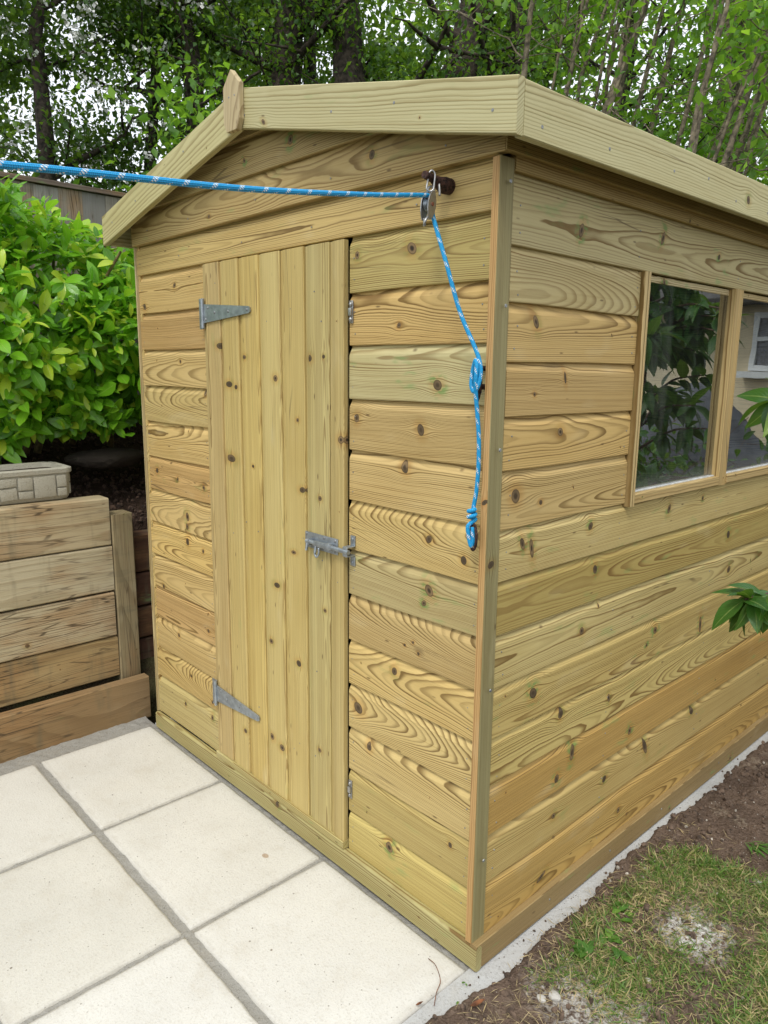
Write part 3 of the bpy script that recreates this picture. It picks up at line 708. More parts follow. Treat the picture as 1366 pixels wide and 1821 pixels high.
df = nt.nodes.new('ShaderNodeBsdfDiffuse'); df.inputs[0].default_value = (0.6, 0.6, 0.57, 1)
ms2 = nt.nodes.new('ShaderNodeMixShader'); nt.links.new(dst.k, ms2.inputs[0]); nt.links.new(ms.outputs[0], ms2.inputs[1]); nt.links.new(df.outputs[0], ms2.inputs[2])
wv = noise(vec(nt, gy*5.0, gz*5.0, 0.0), 1.0, 1.0, 0.5); bn = nt.nodes.new('ShaderNodeBump'); bn.inputs['Strength'].default_value = 0.25; bn.inputs['Distance'].default_value = 0.002
nt.links.new(wv.k, bn.inputs['Height']); nt.links.new(bn.outputs[0], gl.inputs['Normal'])
nt.links.new(ms2.outputs[0], nt.nodes['Material Output'].inputs[0]); M['glass'] = mt
M['sealant'] = simple('clear_sealant', (0.60, 0.62, 0.62), 0.35, 0, 60, 0.15)
for (a, b_) in ((WY0+0.028, WM0), (WM1, WY1)):
    me = bpy.data.meshes.new('pane')
    me.from_pydata([(-0.014, a, WZ0+0.02), (-0.014, b_, WZ0+0.02), (-0.014, b_, WZ1-0.004), (-0.014, a, WZ1-0.004),
                    (-0.017, a, WZ0+0.02), (-0.017, b_, WZ0+0.02), (-0.017, b_, WZ1-0.004), (-0.017, a, WZ1-0.004)], [], [(0, 1, 2, 3), (7, 6, 5, 4), (0, 4, 5, 1), (2, 6, 7, 3)])
    # single face is enough for the reflection: inner face dropped to keep one clean mirror image
    me2 = bpy.data.meshes.new('pane'); me2.from_pydata([tuple(v.co) for v in me.vertices], [], [(0, 1, 2, 3), (0, 4, 5, 1), (2, 6, 7, 3)])
    o = link('pane', me2, M['glass'], win); invp(o)
    bm = bmesh.new(); boxmesh(bm, (-0.009, (a+b_)/2, WZ0+0.030), (0.010, b_-a-0.002, 0.004), None, 0.0012); bmobj('sealant_bead', bm, M['sealant'], win)
# ---- door
door = empty('door'); door.parent = shed; invp(door)
for z in (0.28, 0.97, 1.66): plainbox('ledge', (-0.87, 0.012, z), (0.70, 0.020, 0.09), M['inside'], door, 0.002)
DB = [-1.2375, -1.128, -1.018, -0.905, -0.792, -0.677, -0.566, -0.5025]
dc = [(.56, .445, .21), (.575, .485, .215), (.55, .46, .19), (.58, .50, .225), (.56, .47, .20), (.575, .495, .22), (.56, .46, .20)]
for i in range(7):
    w = DB[i+1]-DB[i]
    cv = 0.0065
    prof = [(0.0006, -0.016), (0.0006, -cv), (0.006, -cv*0.9), (0.014, -cv*0.55), (0.022, -cv*0.15), (0.028, 0), (w-0.004, 0), (w-0.0012, -0.001), (w-0.0006, -0.003), (w-0.0006, -0.016)]
    o = extrude('plank', door, M['door'], prof, (DB[i], -0.014+rng.uniform(-.001, .001), 0.098-0.004*i/7), (0, 0, 1.727), X_, -Y_, (0.098, DB[i]), 1, 10, 0.0006)
    woodprops(o, 'door', 0.1, 1.82, DB[i], DB[i+1], dc[i], (0.27, 0.175, 0.06), .25 if i != 6 else 0, 0, rng.uniform(1.7, 2.4), rng.choice([.01, .03, .05]))
    o['ex'] = [rng.uniform(-.012, .012), o['ex'][1], o['ex'][2]]
# nails: tiny heads, one joined piece
nb = bmesh.new()
def nail(p, n, r=0.0028):
    p = Vector(p); n = Vector(n); cyl(nb, p-n*0.001, p+n*0.0007, r, r*0.8, 7)
for i in range(13):
    for fz in (.22, .62):
        z = gR[i]+fz*(gR[i+1]-gR[i]); nail((-0.045+rng.uniform(-.005, .005), 0, z), -Y_, .0022); nail((-0.478+rng.uniform(-.005, .005), 0, z+rng.uniform(-.008, .008)), -Y_, .0022)
        z = gL[i]+fz*(gL[i+1]-gL[i]); nail((-1.262, 0, z), -Y_, .0022); nail((-1.705, 0, z), -Y_, .0022)
for i in range(14):
    for fz in (.2, .62):
        z = gS[i]+fz*(gS[i+1]-gS[i])
        for y in (0.062, 0.57, 1.2, 1.87):
            if 8 <= i <= 12 and y > 0.6: continue
            nail((0, y+rng.uniform(-.006, .006), z+rng.uniform(-.008, .008)), X_, .0024)
for z in (0.30, 0.75, 1.32, 1.63, 1.88): nail((0.012, 0.008, z), X_, .0045)
for y in (0.0, 0.25, 0.55, 0.74, 0.92, 1.15, 1.5, 1.9): nail((XR+0.0005, y, 1.985+rng.uniform(-.02, .02)), X_, .0045)
for x in (0.03, -0.25, -0.47, -0.85, -1.2, -1.55, -1.75): nail((x, YF, zr(x)+0.055+rng.uniform(-.02, .02)), -Y_, .004)
for x in (-0.9, -0.872): nail((x, YF-0.017, 2.23), -Y_, .003)
for x in (-0.15, -0.55, -0.9, -1.3, -1.6):
    nail((x, -0.020, 1.975), -Y_, .0024); nail((x-.1, -0.006, 1.87), -Y_, .0024)
for y in (0.3, 0.62, 0.95, 1.4): nail((0.0195, y, 0.04), X_, .004)
for x, z in ((-1.15, 1.76), (-.63, 1.70), (-.60, 1.62), (-.74, 1.66), (-.86, 1.63), (-.69, 1.0), (-.72, .33), (-.60, .95), (-.63, .60), (-.53, .9), (-.75, .3), (-1.0, 1.0), (-.93, .98), (-.81, .9), (-.95, .37), (-.64, .32), (-1.08, .95)):
    nail((x, -0.014, z), -Y_, .0024)
o = bmobj('nail', nb, M['nail'], shed); o['kind'] = 'stuff'
# hinges
def teehinge(z):
    bm = bmesh.new(); y = -0.016
    boxmesh(bm, (-1.2335, y-0.0015, z), (0.030, 0.003, 0.098), None, 0.0008)
    cyl(bm, (-1.222, y-0.006, z-0.047), (-1.222, y-0.006, z+0.047), 0.0058, None, 14)
    for k in (-0.018, 0.018): cyl(bm, (-1.222, y-0.006, z+k-0.0008), (-1.222, y-0.006, z+k+0.0008), 0.0064, None, 14)
    q = [(-1.217, -0.030), (-0.951, -0.0105), (-0.943, -0.006), (-0.943, 0.006), (-0.951, 0.0105), (-1.217, 0.030)]
    f = [bm.verts.new((x, y-0.004, z+zz)) for x, zz in q]; g = [bm.verts.new((x, y, z+zz)) for x, zz in q]
    bm.faces.new(f); bm.faces.new(g[::-1])
    for i in range(6): bm.faces.new([f[i], g[i], g[(i+1) % 6], f[(i+1) % 6]])
    bmesh.ops.recalc_face_normals(bm, faces=bm.faces[:])
    o = bmobj('tee_hinge', bm, M['galv'], door, True)
    bm = bmesh.new()
    for x, zz in ((-1.19, .017), (-1.205, -.019), (-1.148, 0.0), (-1.065, 0.0), (-0.957, 0.0), (-1.236, .036), (-1.236, -.036)):
        vs = bmesh.ops.create_uvsphere(bm, u_segments=10, v_segments=6, radius=0.0046)['verts']
        bmesh.ops.scale(bm, vec=(1, 0.45, 1), verts=vs); bmesh.ops.translate(bm, vec=(x, y-0.0045, z+zz), verts=vs)
    o2 = bmobj('hinge_screws', bm, M['nail'], door, True); o2['kind'] = 'stuff'
    return o
teehinge(1.668); teehinge(0.330)
# tower bolt
bm = bmesh.new(); y = -0.0155; zc = 1.003
boxmesh(bm, (-0.600, y-0.0015, zc), (0.150, 0.003, 0.046), None, 0.0008)
cyl(bm, (-0.655, y-0.013, zc-0.002), (-0.466, y-0.013, zc-0.002), 0.0065, None, 14)
for x in (-0.553, -0.640):
    boxmesh(bm, (x, y-0.010, zc-0.002), (0.018 if x > -.6 else .006, 0.0195, 0.021), None, 0.004)
boxmesh(bm, (-0.576, y-0.0145, zc-0.002), (0.080, 0.012, 0.017), None, 0.005)
for x in (-0.648, -0.607):
    cyl(bm, (x, y-0.016, zc-0.006), (x, y-0.020, zc-0.028), 0.004, None, 10)
ringc = Vector((-0.600, y-0.017, zc-0.033))
bmobj('tower_bolt', bm, M['galv'], door, True)
tube('bolt_loop', [(-0.612, y-0.016, zc-0.012), (-0.612, y-0.017, zc-0.030), (-0.603, y-0.018, zc-0.040), (-0.594, y-0.017, zc-0.030), (-0.594, y-0.016, zc-0.012)], 0.0032, M['galv'], door, 8, 5)
bm = bmesh.new()
for x, zz in ((-.668, .016), (-.668, -.016), (-.536, .016), (-.536, -.016), (-.585, .017), (-.585, -.017)):
    vs = bmesh.ops.create_uvsphere(bm, u_segments=10, v_segments=6, radius=0.0048)['verts']; bmesh.ops.scale(bm, vec=(1, .45, 1), verts=vs); bmesh.ops.translate(bm, vec=(x, y-0.0035, zc+zz), verts=vs)
bmobj('bolt_screws', bm, M['nail'], door, True)['kind'] = 'stuff'
# bolt keep on the frame
bm = bmesh.new()
boxmesh(bm, (-0.478, -0.0022, zc+0.026), (0.020, 0.003, 0.028), None, 0.0012)
boxmesh(bm, (-0.478, -0.0022, zc-0.032), (0.020, 0.003, 0.028), None, 0.0012)
for s_ in (1, -1): boxmesh(bm, (-0.478, -0.016, zc-0.002+s_*0.0125), (0.020, 0.028, 0.003), None, 0.0008)
boxmesh(bm, (-0.478, -0.0305, zc-0.002), (0.020, 0.003, 0.028), None, 0.0014)
for zz in (.030, -.036):
    vs = bmesh.ops.create_uvsphere(bm, u_segments=10, v_segments=6, radius=0.0048)['verts']; bmesh.ops.scale(bm, vec=(1, .5, 1), verts=vs); bmesh.ops.translate(bm, vec=(-0.478, -0.004, zc+zz), verts=vs)
bmobj('bolt_keep', bm, M['galv'], shed, True)
# two turn catches beside the door edge
for z in (1.640, 0.272):
    bm = bmesh.new()
    boxmesh(bm, (-0.487, -0.002, z), (0.015, 0.003, 0.058), None, 0.001)
    boxmesh(bm, (-0.487, -0.0065, z), (0.012, 0.006, 0.020), None, 0.002)
    for zz in (-.019, .019):
        vs = bmesh.ops.create_uvsphere(bm, u_segments=10, v_segments=6, radius=0.0062)['verts']; bmesh.ops.scale(bm, vec=(.9, .7, 1), verts=vs); bmesh.ops.translate(bm, vec=(-0.487, -0.005, z+zz), verts=vs)
    bmobj('catch_plate', bm, M['steel'], shed, True)
#@@ROPE
# ------------------------------------------------------------------ washing line, pulley, hook, cleat, ring
mt, nt, b = newmat('blue_braided_rope')
uvn = nt.nodes.new('ShaderNodeUVMap'); u, v, _ = split(S(nt, uvn.outputs[0]))
a1 = ((u*170.0 + v*5.0)*6.283).f('SINE'); a2 = ((u*170.0 - v*5.0)*6.283).f('SINE')
fl1 = (u*36.0 + v*1.0).f('FRACT'); dash = smooth(fl1, 0.0, 0.06)*smooth(fl1, 0.34, 0.42, 1.0, 0.0)
dash = dash*smooth(((v*2.0+u*18.0)).f('FRACT'), 0.42, 0.5)
braid = a1*a2
c = mix(smooth(braid, -0.6, 0.5), (0.0, 0.20, 0.46), (0.006, 0.40, 0.78))
c = mix(dash*smooth(a2, -0.5, 0.2)*0.95, c, (0.72, 0.76, 0.76))
setin(nt, b, 'Base Color', c); b.inputs['Roughness'].default_value = 0.55; bump(nt, b, braid*0.5+0.5, 0.7, 0.0012)
M['rope'] = mt
PL = Vector((-0.140, -0.080, 1.843))
RR = 0.0048
p1 = Vector((0.079, -1.006, 1.717)); p0 = PL + Vector((0.0015, -0.005, 0.0180))
dirv = (p1-p0)
line = [p0 + dirv*t + Vector((0, 0, -0.010*math.sin(min(t, 1.0)*math.pi))) for t in (3.3, 2.6, 2.0, 1.5, 1.0, 0.6, 0.25, 0.04)]
over = [tuple(PL+Vector(q)) for q in ((-0.0012, 0.005, 0.0182), (-0.0035, 0.014, 0.0110), (-0.0040, 0.0175, -0.002), (-0.0020, 0.0175, -0.022))]
down = [(-0.1000, -0.062, 1.7200), (-0.0720, -0.046, 1.6200), (-0.0355, -0.036, 1.5450), (-0.0220, -0.034, 1.5150),
        (-0.0170, -0.034, 1.4900), (-0.0190, -0.038, 1.4620), (-0.0300, -0.040, 1.4480), (-0.0390, -0.038, 1.4650), (-0.0370, -0.036, 1.4950), (-0.0270, -0.040, 1.5150),
        (-0.0210, -0.043, 1.5000), (-0.0220, -0.044, 1.4700), (-0.0260, -0.036, 1.4350), (-0.0250, -0.030, 1.3950), (-0.0220, -0.026, 1.3400), (-0.0220, -0.0245, 1.2800), (-0.0260, -0.024, 1.2250), (-0.0310, -0.026, 1.1880)]
knot = [(-0.030+0.0078*math.cos(t), -0.032-0.0078*math.sin(t), 1.186-0.0021*t) for t in [0.9*k for k in range(14)]] + [(-0.033, -0.040, 1.148), (-0.032, -0.040, 1.130), (-0.029, -0.038, 1.112), (-0.025, -0.037, 1.102), (-0.021, -0.036, 1.112), (-0.0215, -0.037, 1.130), (-0.023, -0.036, 1.146)]
o = tube('washing_line', line+[Vector(x) for x in over+down+knot], RR, M['rope'], None, 14, 6)
tag(o, 'blue braided washing line flecked with white, running through the pulley and down the corner', 'rope')
# rope tail end knot loop beside the ring is part of the same rope
# pulley
pul = empty('pulley', PL, 'small galvanised pulley with a grooved wheel hanging near the shed corner under the gable', 'pulley')
ax = Vector((0.62, -0.78, 0.06)).normalized()     # axle direction: cheeks face the camera side
ax = Vector((0.93, 0.34, 0.0)).normalized()
ax = Vector((0.955, 0.297, 0.0)).normalized()
tdir = Vector((0.50, 0.72, 0)).normalized()
tdir = (Z_.cross(ax)).normalized()
up_ = (Z_*0.90 + tdir*0.33).normalized()
tdir = up_.cross(ax).normalized()
def pm(a, b, c_): return PL + up_*a*1.15 + tdir*b*1.2 + ax*c_
for s_ in (1, -1):
    bm = bmesh.new()
    out = []
    for k in range(28):
        an = 2*math.pi*k/28; r = 0.0155
        a = math.cos(an)*(0.026 if math.cos(an) > 0 else 0.031); bb = math.sin(an)*0.0145*(1.0 - 0.35*abs(math.cos(an))**3)
        out.append((a, bb))
    f = [bm.verts.new(pm(a, bb, s_*0.0095)) for a, bb in out]; g = [bm.verts.new(pm(a, bb, s_*0.0075)) for a, bb in out]
    bm.faces.new(f); bm.faces.new(g[::-1])
    for i in range(28): bm.faces.new([f[i], g[i], g[(i+1) % 28], f[(i+1) % 28]])
    bmesh.ops.recalc_face_normals(bm, faces=bm.faces[:])
    bmobj('cheek', bm, M['steel'], pul)
bm = bmesh.new()
for (c0, c1_, ra, rb) in ((-0.006, 0.0, 0.014, 0.0105), (0.0, 0.006, 0.0105, 0.014)): cyl(bm, pm(0, 0, c0), pm(0, 0, c1_), ra, rb, 22)
bmobj('wheel', bm, M['galv'], pul, True)
bm = bmesh.new(); cyl(bm, pm(0, 0, -0.0115), pm(0, 0, 0.0115), 0.0042, None, 12); bmobj('axle', bm, M['rustlight'], pul, True)
tube('becket', [pm(-0.026, -0.002, 0.006), pm(-0.036, -0.006, 0.004), pm(-0.043, -0.002, 0), pm(-0.036, 0.005, -0.004), pm(-0.026, 0.001, -0.006)], 0.003, M['steel'], pul, 8, 5)
tube('eye_loop', [pm(0.020, 0.002, 0.006), pm(0.030, 0.005, 0.004), pm(0.036, 0.0, 0), pm(0.030, -0.005, -0.004), pm(0.020, -0.002, -0.006)], 0.0028, M['steel'], pul, 8, 5)
# snap link between pulley and hook
top_ = Vector((-0.137, -0.074, 1.909)); bot = Vector((-0.136, -0.080, 1.868))
sidev = Vector((0.55, 0.80, 0))*0.0075
tube('snap_link', [bot, bot+sidev+Vector((0, 0, .006)), (bot+top_)/2+sidev, top_+sidev*0.9+Vector((0, 0, -.004)), top_+Vector((0, 0, .003)), top_-sidev+Vector((0, 0, -.004)), (bot+top_)/2-sidev, bot-sidev+Vector((0, 0, .006)), bot], 0.0022, M['steel'], None, 8, 6)
lk = bpy.data.objects['snap_link']; tag(lk, 'bright steel snap link hooked over the rusty peg and holding the pulley', 'link')
# rusty peg that comes out of the gable board
pg = tube('rusty_peg', [(-0.150, 0.0, 1.893), (-0.150, -0.022, 1.893), (-0.149, -0.042, 1.895), (-0.146, -0.062, 1.899), (-0.142, -0.092, 1.902)], [0.017, 0.018, 0.013, 0.009, 0.008], M['rust'], None, 14, 5)
tag(pg, 'thick dark rusty iron peg poking out of the board under the gable', 'peg')
tube('bent_nail', [(-0.140, -0.048, 1.890), (-0.136, -0.050, 1.876), (-0.135, -0.051, 1.864)], 0.0028, M['steel'], pg, 8, 4)
# cleat under the wound rope
ct = tube('rope_cleat', [(-0.0360, -0.020, 1.527), (-0.0340, -0.022, 1.515), (-0.0320, -0.020, 1.485), (-0.0330, -0.020, 1.45), (-0.0350, -0.022, 1.432), (-0.0360, -0.020, 1.422)], [0.003, .006, .007, .007, .006, .003], M['rust'], None, 10, 5)
bm = bmesh.new(); cyl(bm, (-0.0320, 0.0, 1.498), (-0.0320, -0.021, 1.498), 0.006, None, 10); cyl(bm, (-0.0320, 0.0, 1.458), (-0.0320, -0.021, 1.458), 0.006, None, 10)
bmobj('cleat_foot', bm, M['rust'], ct, True)
tag(ct, 'dark iron cleat screwed to the shed corner with the blue rope wound round it', 'cleat')
rg_ = tube('iron_ring', [Vector((-0.026+0.0195*math.sin(t)*0.8, -0.030-0.007*math.sin(t), 1.122+0.030*math.cos(t))) for t in [2*math.pi*k/14 for k in range(15)]], 0.0033, M['rust'], None, 8, 4)
tag(rg_, 'rusty oval iron ring at the tail of the blue rope near the corner post', 'ring')
#@@LEFT
# ------------------------------------------------------------------ timber retaining wall at the left
oldc = (0.42, 0.36, 0.235); oldl = (0.22, 0.165, 0.085)
rw = empty('retaining_wall', (-1.95, -0.8, 0), 'weathered timber sleeper retaining wall with an upright post at its end, left of the shed', 'retaining wall')
zz = [0.176, 0.360, 0.558, 0.757, 0.962]
yb = [-2.9, -2.9, -2.9, -2.9]
KN.append(('old', 0.0, 0.0, 0.001))
cs = [((.36, .27, .135), (.16, .10, .045)), ((.45, .41, .29), (.24, .19, .11)), ((.47, .41, .27), (.25, .19, .10)), ((.46, .40, .27), (.26, .17, .085))]
for i in range(4):
    dx = rng.uniform(-.004, .004)
    o = stick('sleeper', rw, (-1.951+dx, -2.9, zz[i]+0.002), (0, 2.826+rng.uniform(-.004, .004), 0), Z_, X_, zz[i+1]-zz[i]-0.006, 0.105, mat=M['old'], c1=cs[i][0], c2=cs[i][1], c=0.005, segs=16, warp=0.002, uv0=(rng.uniform(5, 50), 0.0), nrand=5, green=.15)
stick('post', rw, (-1.948, -0.068, -0.05), (0, 0, 0.935), Y_, X_, 0.092, 0.10, mat=M['old'], c1=(.27, .22, .125), c2=(.14, .105, .055), c=0.005, segs=8, warp=.001)
stick('base_board', rw, (-1.870, -2.9, -0.02), (0, 2.922, 0), Z_, X_, 0.192, 0.05, mat=M['old'], c1=(.27, .185, .095), c2=(.15, .095, .045), c=0.004, segs=16, warp=0.0025)
# grit washed into the ledge behind the base board
plainbox('ledge_fill', (-1.937, -1.45, 0.075), (0.03, 2.8, 0.15), M['mulch'], rw)
# darker sleepers that run on behind the shed
dw = empty('retaining_wall', (-2.0, 1.2, 0), 'dark red brown timber wall in the narrow gap behind the left corner of the shed', 'retaining wall')
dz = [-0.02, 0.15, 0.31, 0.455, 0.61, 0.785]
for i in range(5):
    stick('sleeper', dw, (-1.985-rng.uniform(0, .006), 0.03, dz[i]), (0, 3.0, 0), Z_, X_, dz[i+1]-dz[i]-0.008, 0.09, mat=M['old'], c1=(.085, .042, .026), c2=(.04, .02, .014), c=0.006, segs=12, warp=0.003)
# mortar fillet between patio and base board is part of the patio bed (structure)
# ------------------------------------------------------------------ stone effect trough on the wall
M['trough'] = stonemat('cast_stone_trough', (0.42, 0.40, 0.32), (0.14, 0.13, 0.09), (0.06, 0.06, 0.035), 1.0, 0.008)
tr = empty('stone_trough', (-2.12, -0.55, 0.962), 'weathered grey stone effect planting trough standing on top of the timber wall', 'trough')
ty0, ty1, tx0, tx1, tz0, tz1 = -0.95, -0.185, -2.245, -2.012, 0.9635, 1.093
bm = bmesh.new()
def trow(z, inset, x0=tx0, x1=tx1, y0=ty0, y1=ty1, rc_=0.035):
    pts = []
    for (cx, cy, a0) in ((x1-rc_-inset, y0+rc_+inset, -90), (x1-rc_-inset, y1-rc_-inset, 0), (x0+rc_+inset, y1-rc_-inset, 90), (x0+rc_+inset, y0+rc_+inset, 180)):
        for k in range(5):
            a = R_(a0+k*22.5); pts.append(bm.verts.new((cx+rc_*math.cos(a)+0.001*math.sin(k*9+z*99), cy+rc_*math.sin(a), z+0.0015*math.sin(k*3+cx*50))))
    return pts
rings = [trow(tz0, 0.018), trow(tz0+0.01, 0.012), trow(tz1-0.024, 0.006), trow(tz1-0.020, 0.0), trow(tz1-0.004, 0.0), trow(tz1, 0.005), trow(tz1-0.001, 0.026), trow(tz1-0.03, 0.032)]
for a, b in zip(rings, rings[1:]):
    for i in range(20): bm.faces.new([a[i], a[(i+1) % 20], b[(i+1) % 20], b[i]])
bm.faces.new(rings[0][::-1])
bmesh.ops.recalc_face_normals(bm, faces=bm.faces[:])
bmobj('basin', bm, M['trough'], tr, True)
bm = bmesh.new(); vs = [bm.verts.new((x, y, tz1-0.022+rng.uniform(-.004, .004))) for x, y in ((tx0+.03, ty0+.03), (tx1-.03, ty0+.03), (tx1-.03, ty1-.03), (tx0+.03, ty1-.03))]; bm.faces.new(vs)
bmobj('compost', bm, M['mulch'], tr)
# the moulded stones
z_lo = tz0+0.012; z_hi = tz1-0.028; H = z_hi-z_lo
cells = []
yy = ty0+0.03
rngs = random.Random(5)
while yy < ty1-0.045:
    w = rngs.uniform(0.05, 0.11); w = min(w, ty1-0.03-yy)
    if rngs.random() < 0.35: cells.append((yy, yy+w, 0, 1))
    else:
        s = rngs.uniform(.35, .65); cells.append((yy, yy+w, 0, s)); 
        if w > .08: m2 = rngs.uniform(.4, .6)*w; cells += [(yy, yy+m2, s, 1), (yy+m2, yy+w, s, 1)]
        else: cells.append((yy, yy+w, s, 1))
    yy += w
for (a, b_, c0, c1_) in cells:
    bm = bmesh.new(); z0 = z_lo+c0*H+.002; z1 = z_lo+c1_*H-.002
    xf = tx1-0.0075
    vs = boxmesh(bm, (xf+rngs.uniform(-.0015, .002), (a+b_)/2, (z0+z1)/2), (0.012, b_-a-.004, z1-z0), Matrix.Rotation(rngs.uniform(-.05, .05), 3, 'X') @ Matrix.Rotation(rngs.uniform(-.03, .03), 3, 'Z'), 0.0052)
    bmobj('stone', bm, M['trough'], tr, True)
for (a, b_, c0, c1_) in ((tx0+.04, tx0+.12, 0, .5), (tx0+.12, tx1-.04, 0, .55), (tx0+.04, tx0+.09, .5, 1), (tx0+.09, tx1-.04, .55, 1)):
    bm = bmesh.new(); boxmesh(bm, ((a+b_)/2, ty1-0.0075, z_lo+(c0+c1_)/2*H), (b_-a-.005, .012, (c1_-c0)*H-.004), None, .0042); bmobj('stone', bm, M['trough'], tr, True)
# flat rock lying on the bank
M['rock'] = stonemat('brown_rock', (0.065, 0.052, 0.04), (0.05, 0.04, 0.03), (0.03, 0.025, 0.02), 1.5, 0.006)
def rock(name, c, s, seed, mat, sub=3, rough=.18):
    bm = bmesh.new(); bmesh.ops.create_icosphere(bm, subdivisions=sub, radius=1)
    for v_ in bm.verts:
        p = v_.co; n = math.sin(p.x*2.3+seed)*math.cos(p.y*2.9+seed*2)+math.sin(p.z*3.7+seed*3)*.6+.4*math.sin(p.x*7+p.y*6+seed)
        v_.co = Vector((p.x*s[0], p.y*s[1], p.z*s[2]))*(1+rough*n*.5) + Vector(c)
    return bmobj(name, bm, mat, None, False)
o = rock('rock', (-2.46, 0.13, 1.06), (.12, .18, .05), 2, M['rock']); tag(o, 'flat brown rock half buried in the bark under the laurel bush', 'rock')
# ------------------------------------------------------------------ close boarded fence above the bank
M['fence'] = make_wood('silvered_fence_board', ring=0.010, contrast=0.35, rough=0.9, relief=0.001, grey=0.6)
fe = empty('wooden_fence', (-3.45, 0, 1.0), 'weathered grey close boarded fence along the top of the bank behind the laurel', 'fence')
fy = -4.2; k = 0
while fy < 4.2:
    w = 0.134
    g = rng.uniform(.8, 1.15); cc1 = (.25*g, .235*g, .205*g)
    o = extrude('fence_board', fe, M['fence'], [(0, -.012), (0, 0.004), (w+.012, 0.0), (w+.012, -.012)], (-3.448+rng.uniform(-.002, .002), fy, 1.02), (0, 0, 1.455+rng.uniform(-.004, .004)), Y_, X_, (rng.uniform(5, 50), 0), 1, 3)
    woodprops(o, '', 0, 1, 0, .14, cc1, (.12, .11, .09), 0, 0, 1.2, .05)
    fy += w; k += 1
stick('capping_rail', fe, (-3.425, -4.2, 2.478), (0, 8.4, 0), Z_, X_, 0.026, 0.065, mat=M['fence'], c1=(.16, .125, .10), c2=(.08, .06, .05))
for y in (-3.6, -1.8, 0.0, 1.8, 3.6): stick('fence_post', fe, (-3.47, y, 0.9), (0, 0, 1.57), Y_, X_, .09, .09, mat=M['fence'], c1=(.2, .18, .15))
#@@PLANTS
# ------------------------------------------------------------------ laurel bush
M['laurel'] = leafmat('laurel_leaf', (0.075, 0.235, 0.012), (0.22, 0.50, 0.025), (0.50, 0.63, 0.05), 0.34, 0.24, 0.6, 0.72)
M['stem'] = simple('green_brown_stem', (0.16, 0.12, 0.045), 0.7, 0, 40, .3)
M['bark'] = simple('dark_tree_bark', (0.060, 0.046, 0.034), 0.9, 0, 22, .5, 0.02)
M['barkpale'] = simple('pale_green_bark', (0.20, 0.165, 0.11), 0.85, 0, 26, .45, 0.006)
lau = empty('laurel_bush', (-2.8, -0.5, 1.15), 'dense bright green cherry laurel bush with glossy leaves growing left of the shed', 'bush')
def top_h(y): return np.interp(y, [-2.2, -1.0, -0.2, 0.25, 0.7, 1.2], [2.25, 2.30, 2.24, 2.12, 1.95, 1.75])
shoots = []
R2 = np.random.RandomState(3)
def bushx(y, z):
    """front surface x of the bush for height z"""
    t = np.clip((z-1.22)/(top_h(y)-1.22), 0, 1)
    return -2.20 - 0.75*np.abs(2*t-0.75)**2.2*0.55 - 0.12*(t > .9) - 0.25*np.clip((y-0.5), 0, 1)
for _ in range(1500):
    y = R2.uniform(-2.1, 1.1); tt = R2.uniform(0.0, 1.0)**0.9; z = 1.24 + (top_h(y)-1.24)*tt
    depth = abs(R2.normal(0, 0.13)); x = bushx(y, z) - depth + 0.05*math.sin(y*9+z*7)
    nrm = np.array([1.0, 0.25*math.sin(y*3), 0.55+(tt-0.5)*2.0])
    if tt < 0.22: nrm[2] = -0.3 + R2.uniform(-.4, .3)
    shoots.append((np.array([x, y, z + (0.04*R2.randn())]), nrm/np.linalg.norm(nrm)))
for _ in range(330):   # low skirt that spills towards the wall
    y = R2.uniform(-1.3, 0.15); lo = np.interp(y, [-1.3, -.45, -.3, .15], [1.05, 1.08, 1.20, 1.22]); z = R2.uniform(lo, lo+.22)
    shoots.append((np.array([-2.28-abs(R2.normal(0, .1)), y, z]), np.array([.8, 0.1, -.35+R2.uniform(-.3, .3)])))
for _ in range(420):   # top surface going back to the fence
    y = R2.uniform(-2.1, 1.0); x = R2.uniform(-3.35, -2.45); z = float(top_h(y)) + 0.05*math.sin(x*8+y*5) - 0.35*max(0, -3.0-x) + R2.uniform(-.07, .07)
    shoots.append((np.array([x, y, z]), np.array([.3, 0, 1.0])))
P_, X2, N2, S2 = [], [], [], []
for (p, nrm) in shoots:
    ax_ = nrm + R2.randn(3)*0.38; ax_ /= np.linalg.norm(ax_)
    t1 = np.cross(ax_, [0.3, 0.2, 0.9]); t1 /= np.linalg.norm(t1); t2 = np.cross(ax_, t1)
    nl = R2.randint(5, 9); ph = R2.uniform(0, 6.28)
    for k in range(nl):
        a = ph+k*2.4; rad = t1*math.cos(a)+t2*math.sin(a); op = R2.uniform(0.45, 1.25)
        d = ax_*math.cos(op)+rad*math.sin(op); d[2] -= 0.12*R2.rand()
        base = p + ax_*(-0.016*k*1.2)
        P_.append(base); X2.append(d); N2.append(ax_ + 0.5*np.array([0, 0, 1])+0.15*R2.randn(3)); S2.append(R2.uniform(0.058, 0.122)*(0.75 if k == 0 else 1))
P_, X2, N2, S2 = map(np.array, (P_, X2, N2, S2))
TL = [leaf_template(0.42, 6, 0.25, 0.20, ob=1.25), leaf_template(0.37, 6, 0.42, 0.30, ob=1.2), leaf_template(0.48, 6, 0.12, 0.10, ob=1.35)]
camp = np.array([1.0364, -1.2965, 1.4931])
def pick_front(P, n, lim=None):
    """the leaves that show largest: nearest ones within the picture"""
    d = P-camp; f = np.array(fw); dep = d@f; uu = d@np.array(rt2)/dep; vv = d@np.array(up2)/dep
    ok = (np.abs(uu) < 0.50) & (np.abs(vv) < 0.68) & (dep > 0)
    if lim is not None: ok &= lim(P)
    sc = np.where(ok, np.linalg.norm(d, axis=1), 99+np.linalg.norm(d, axis=1))
    idx = np.argsort(sc); return idx[:n], idx[n:]
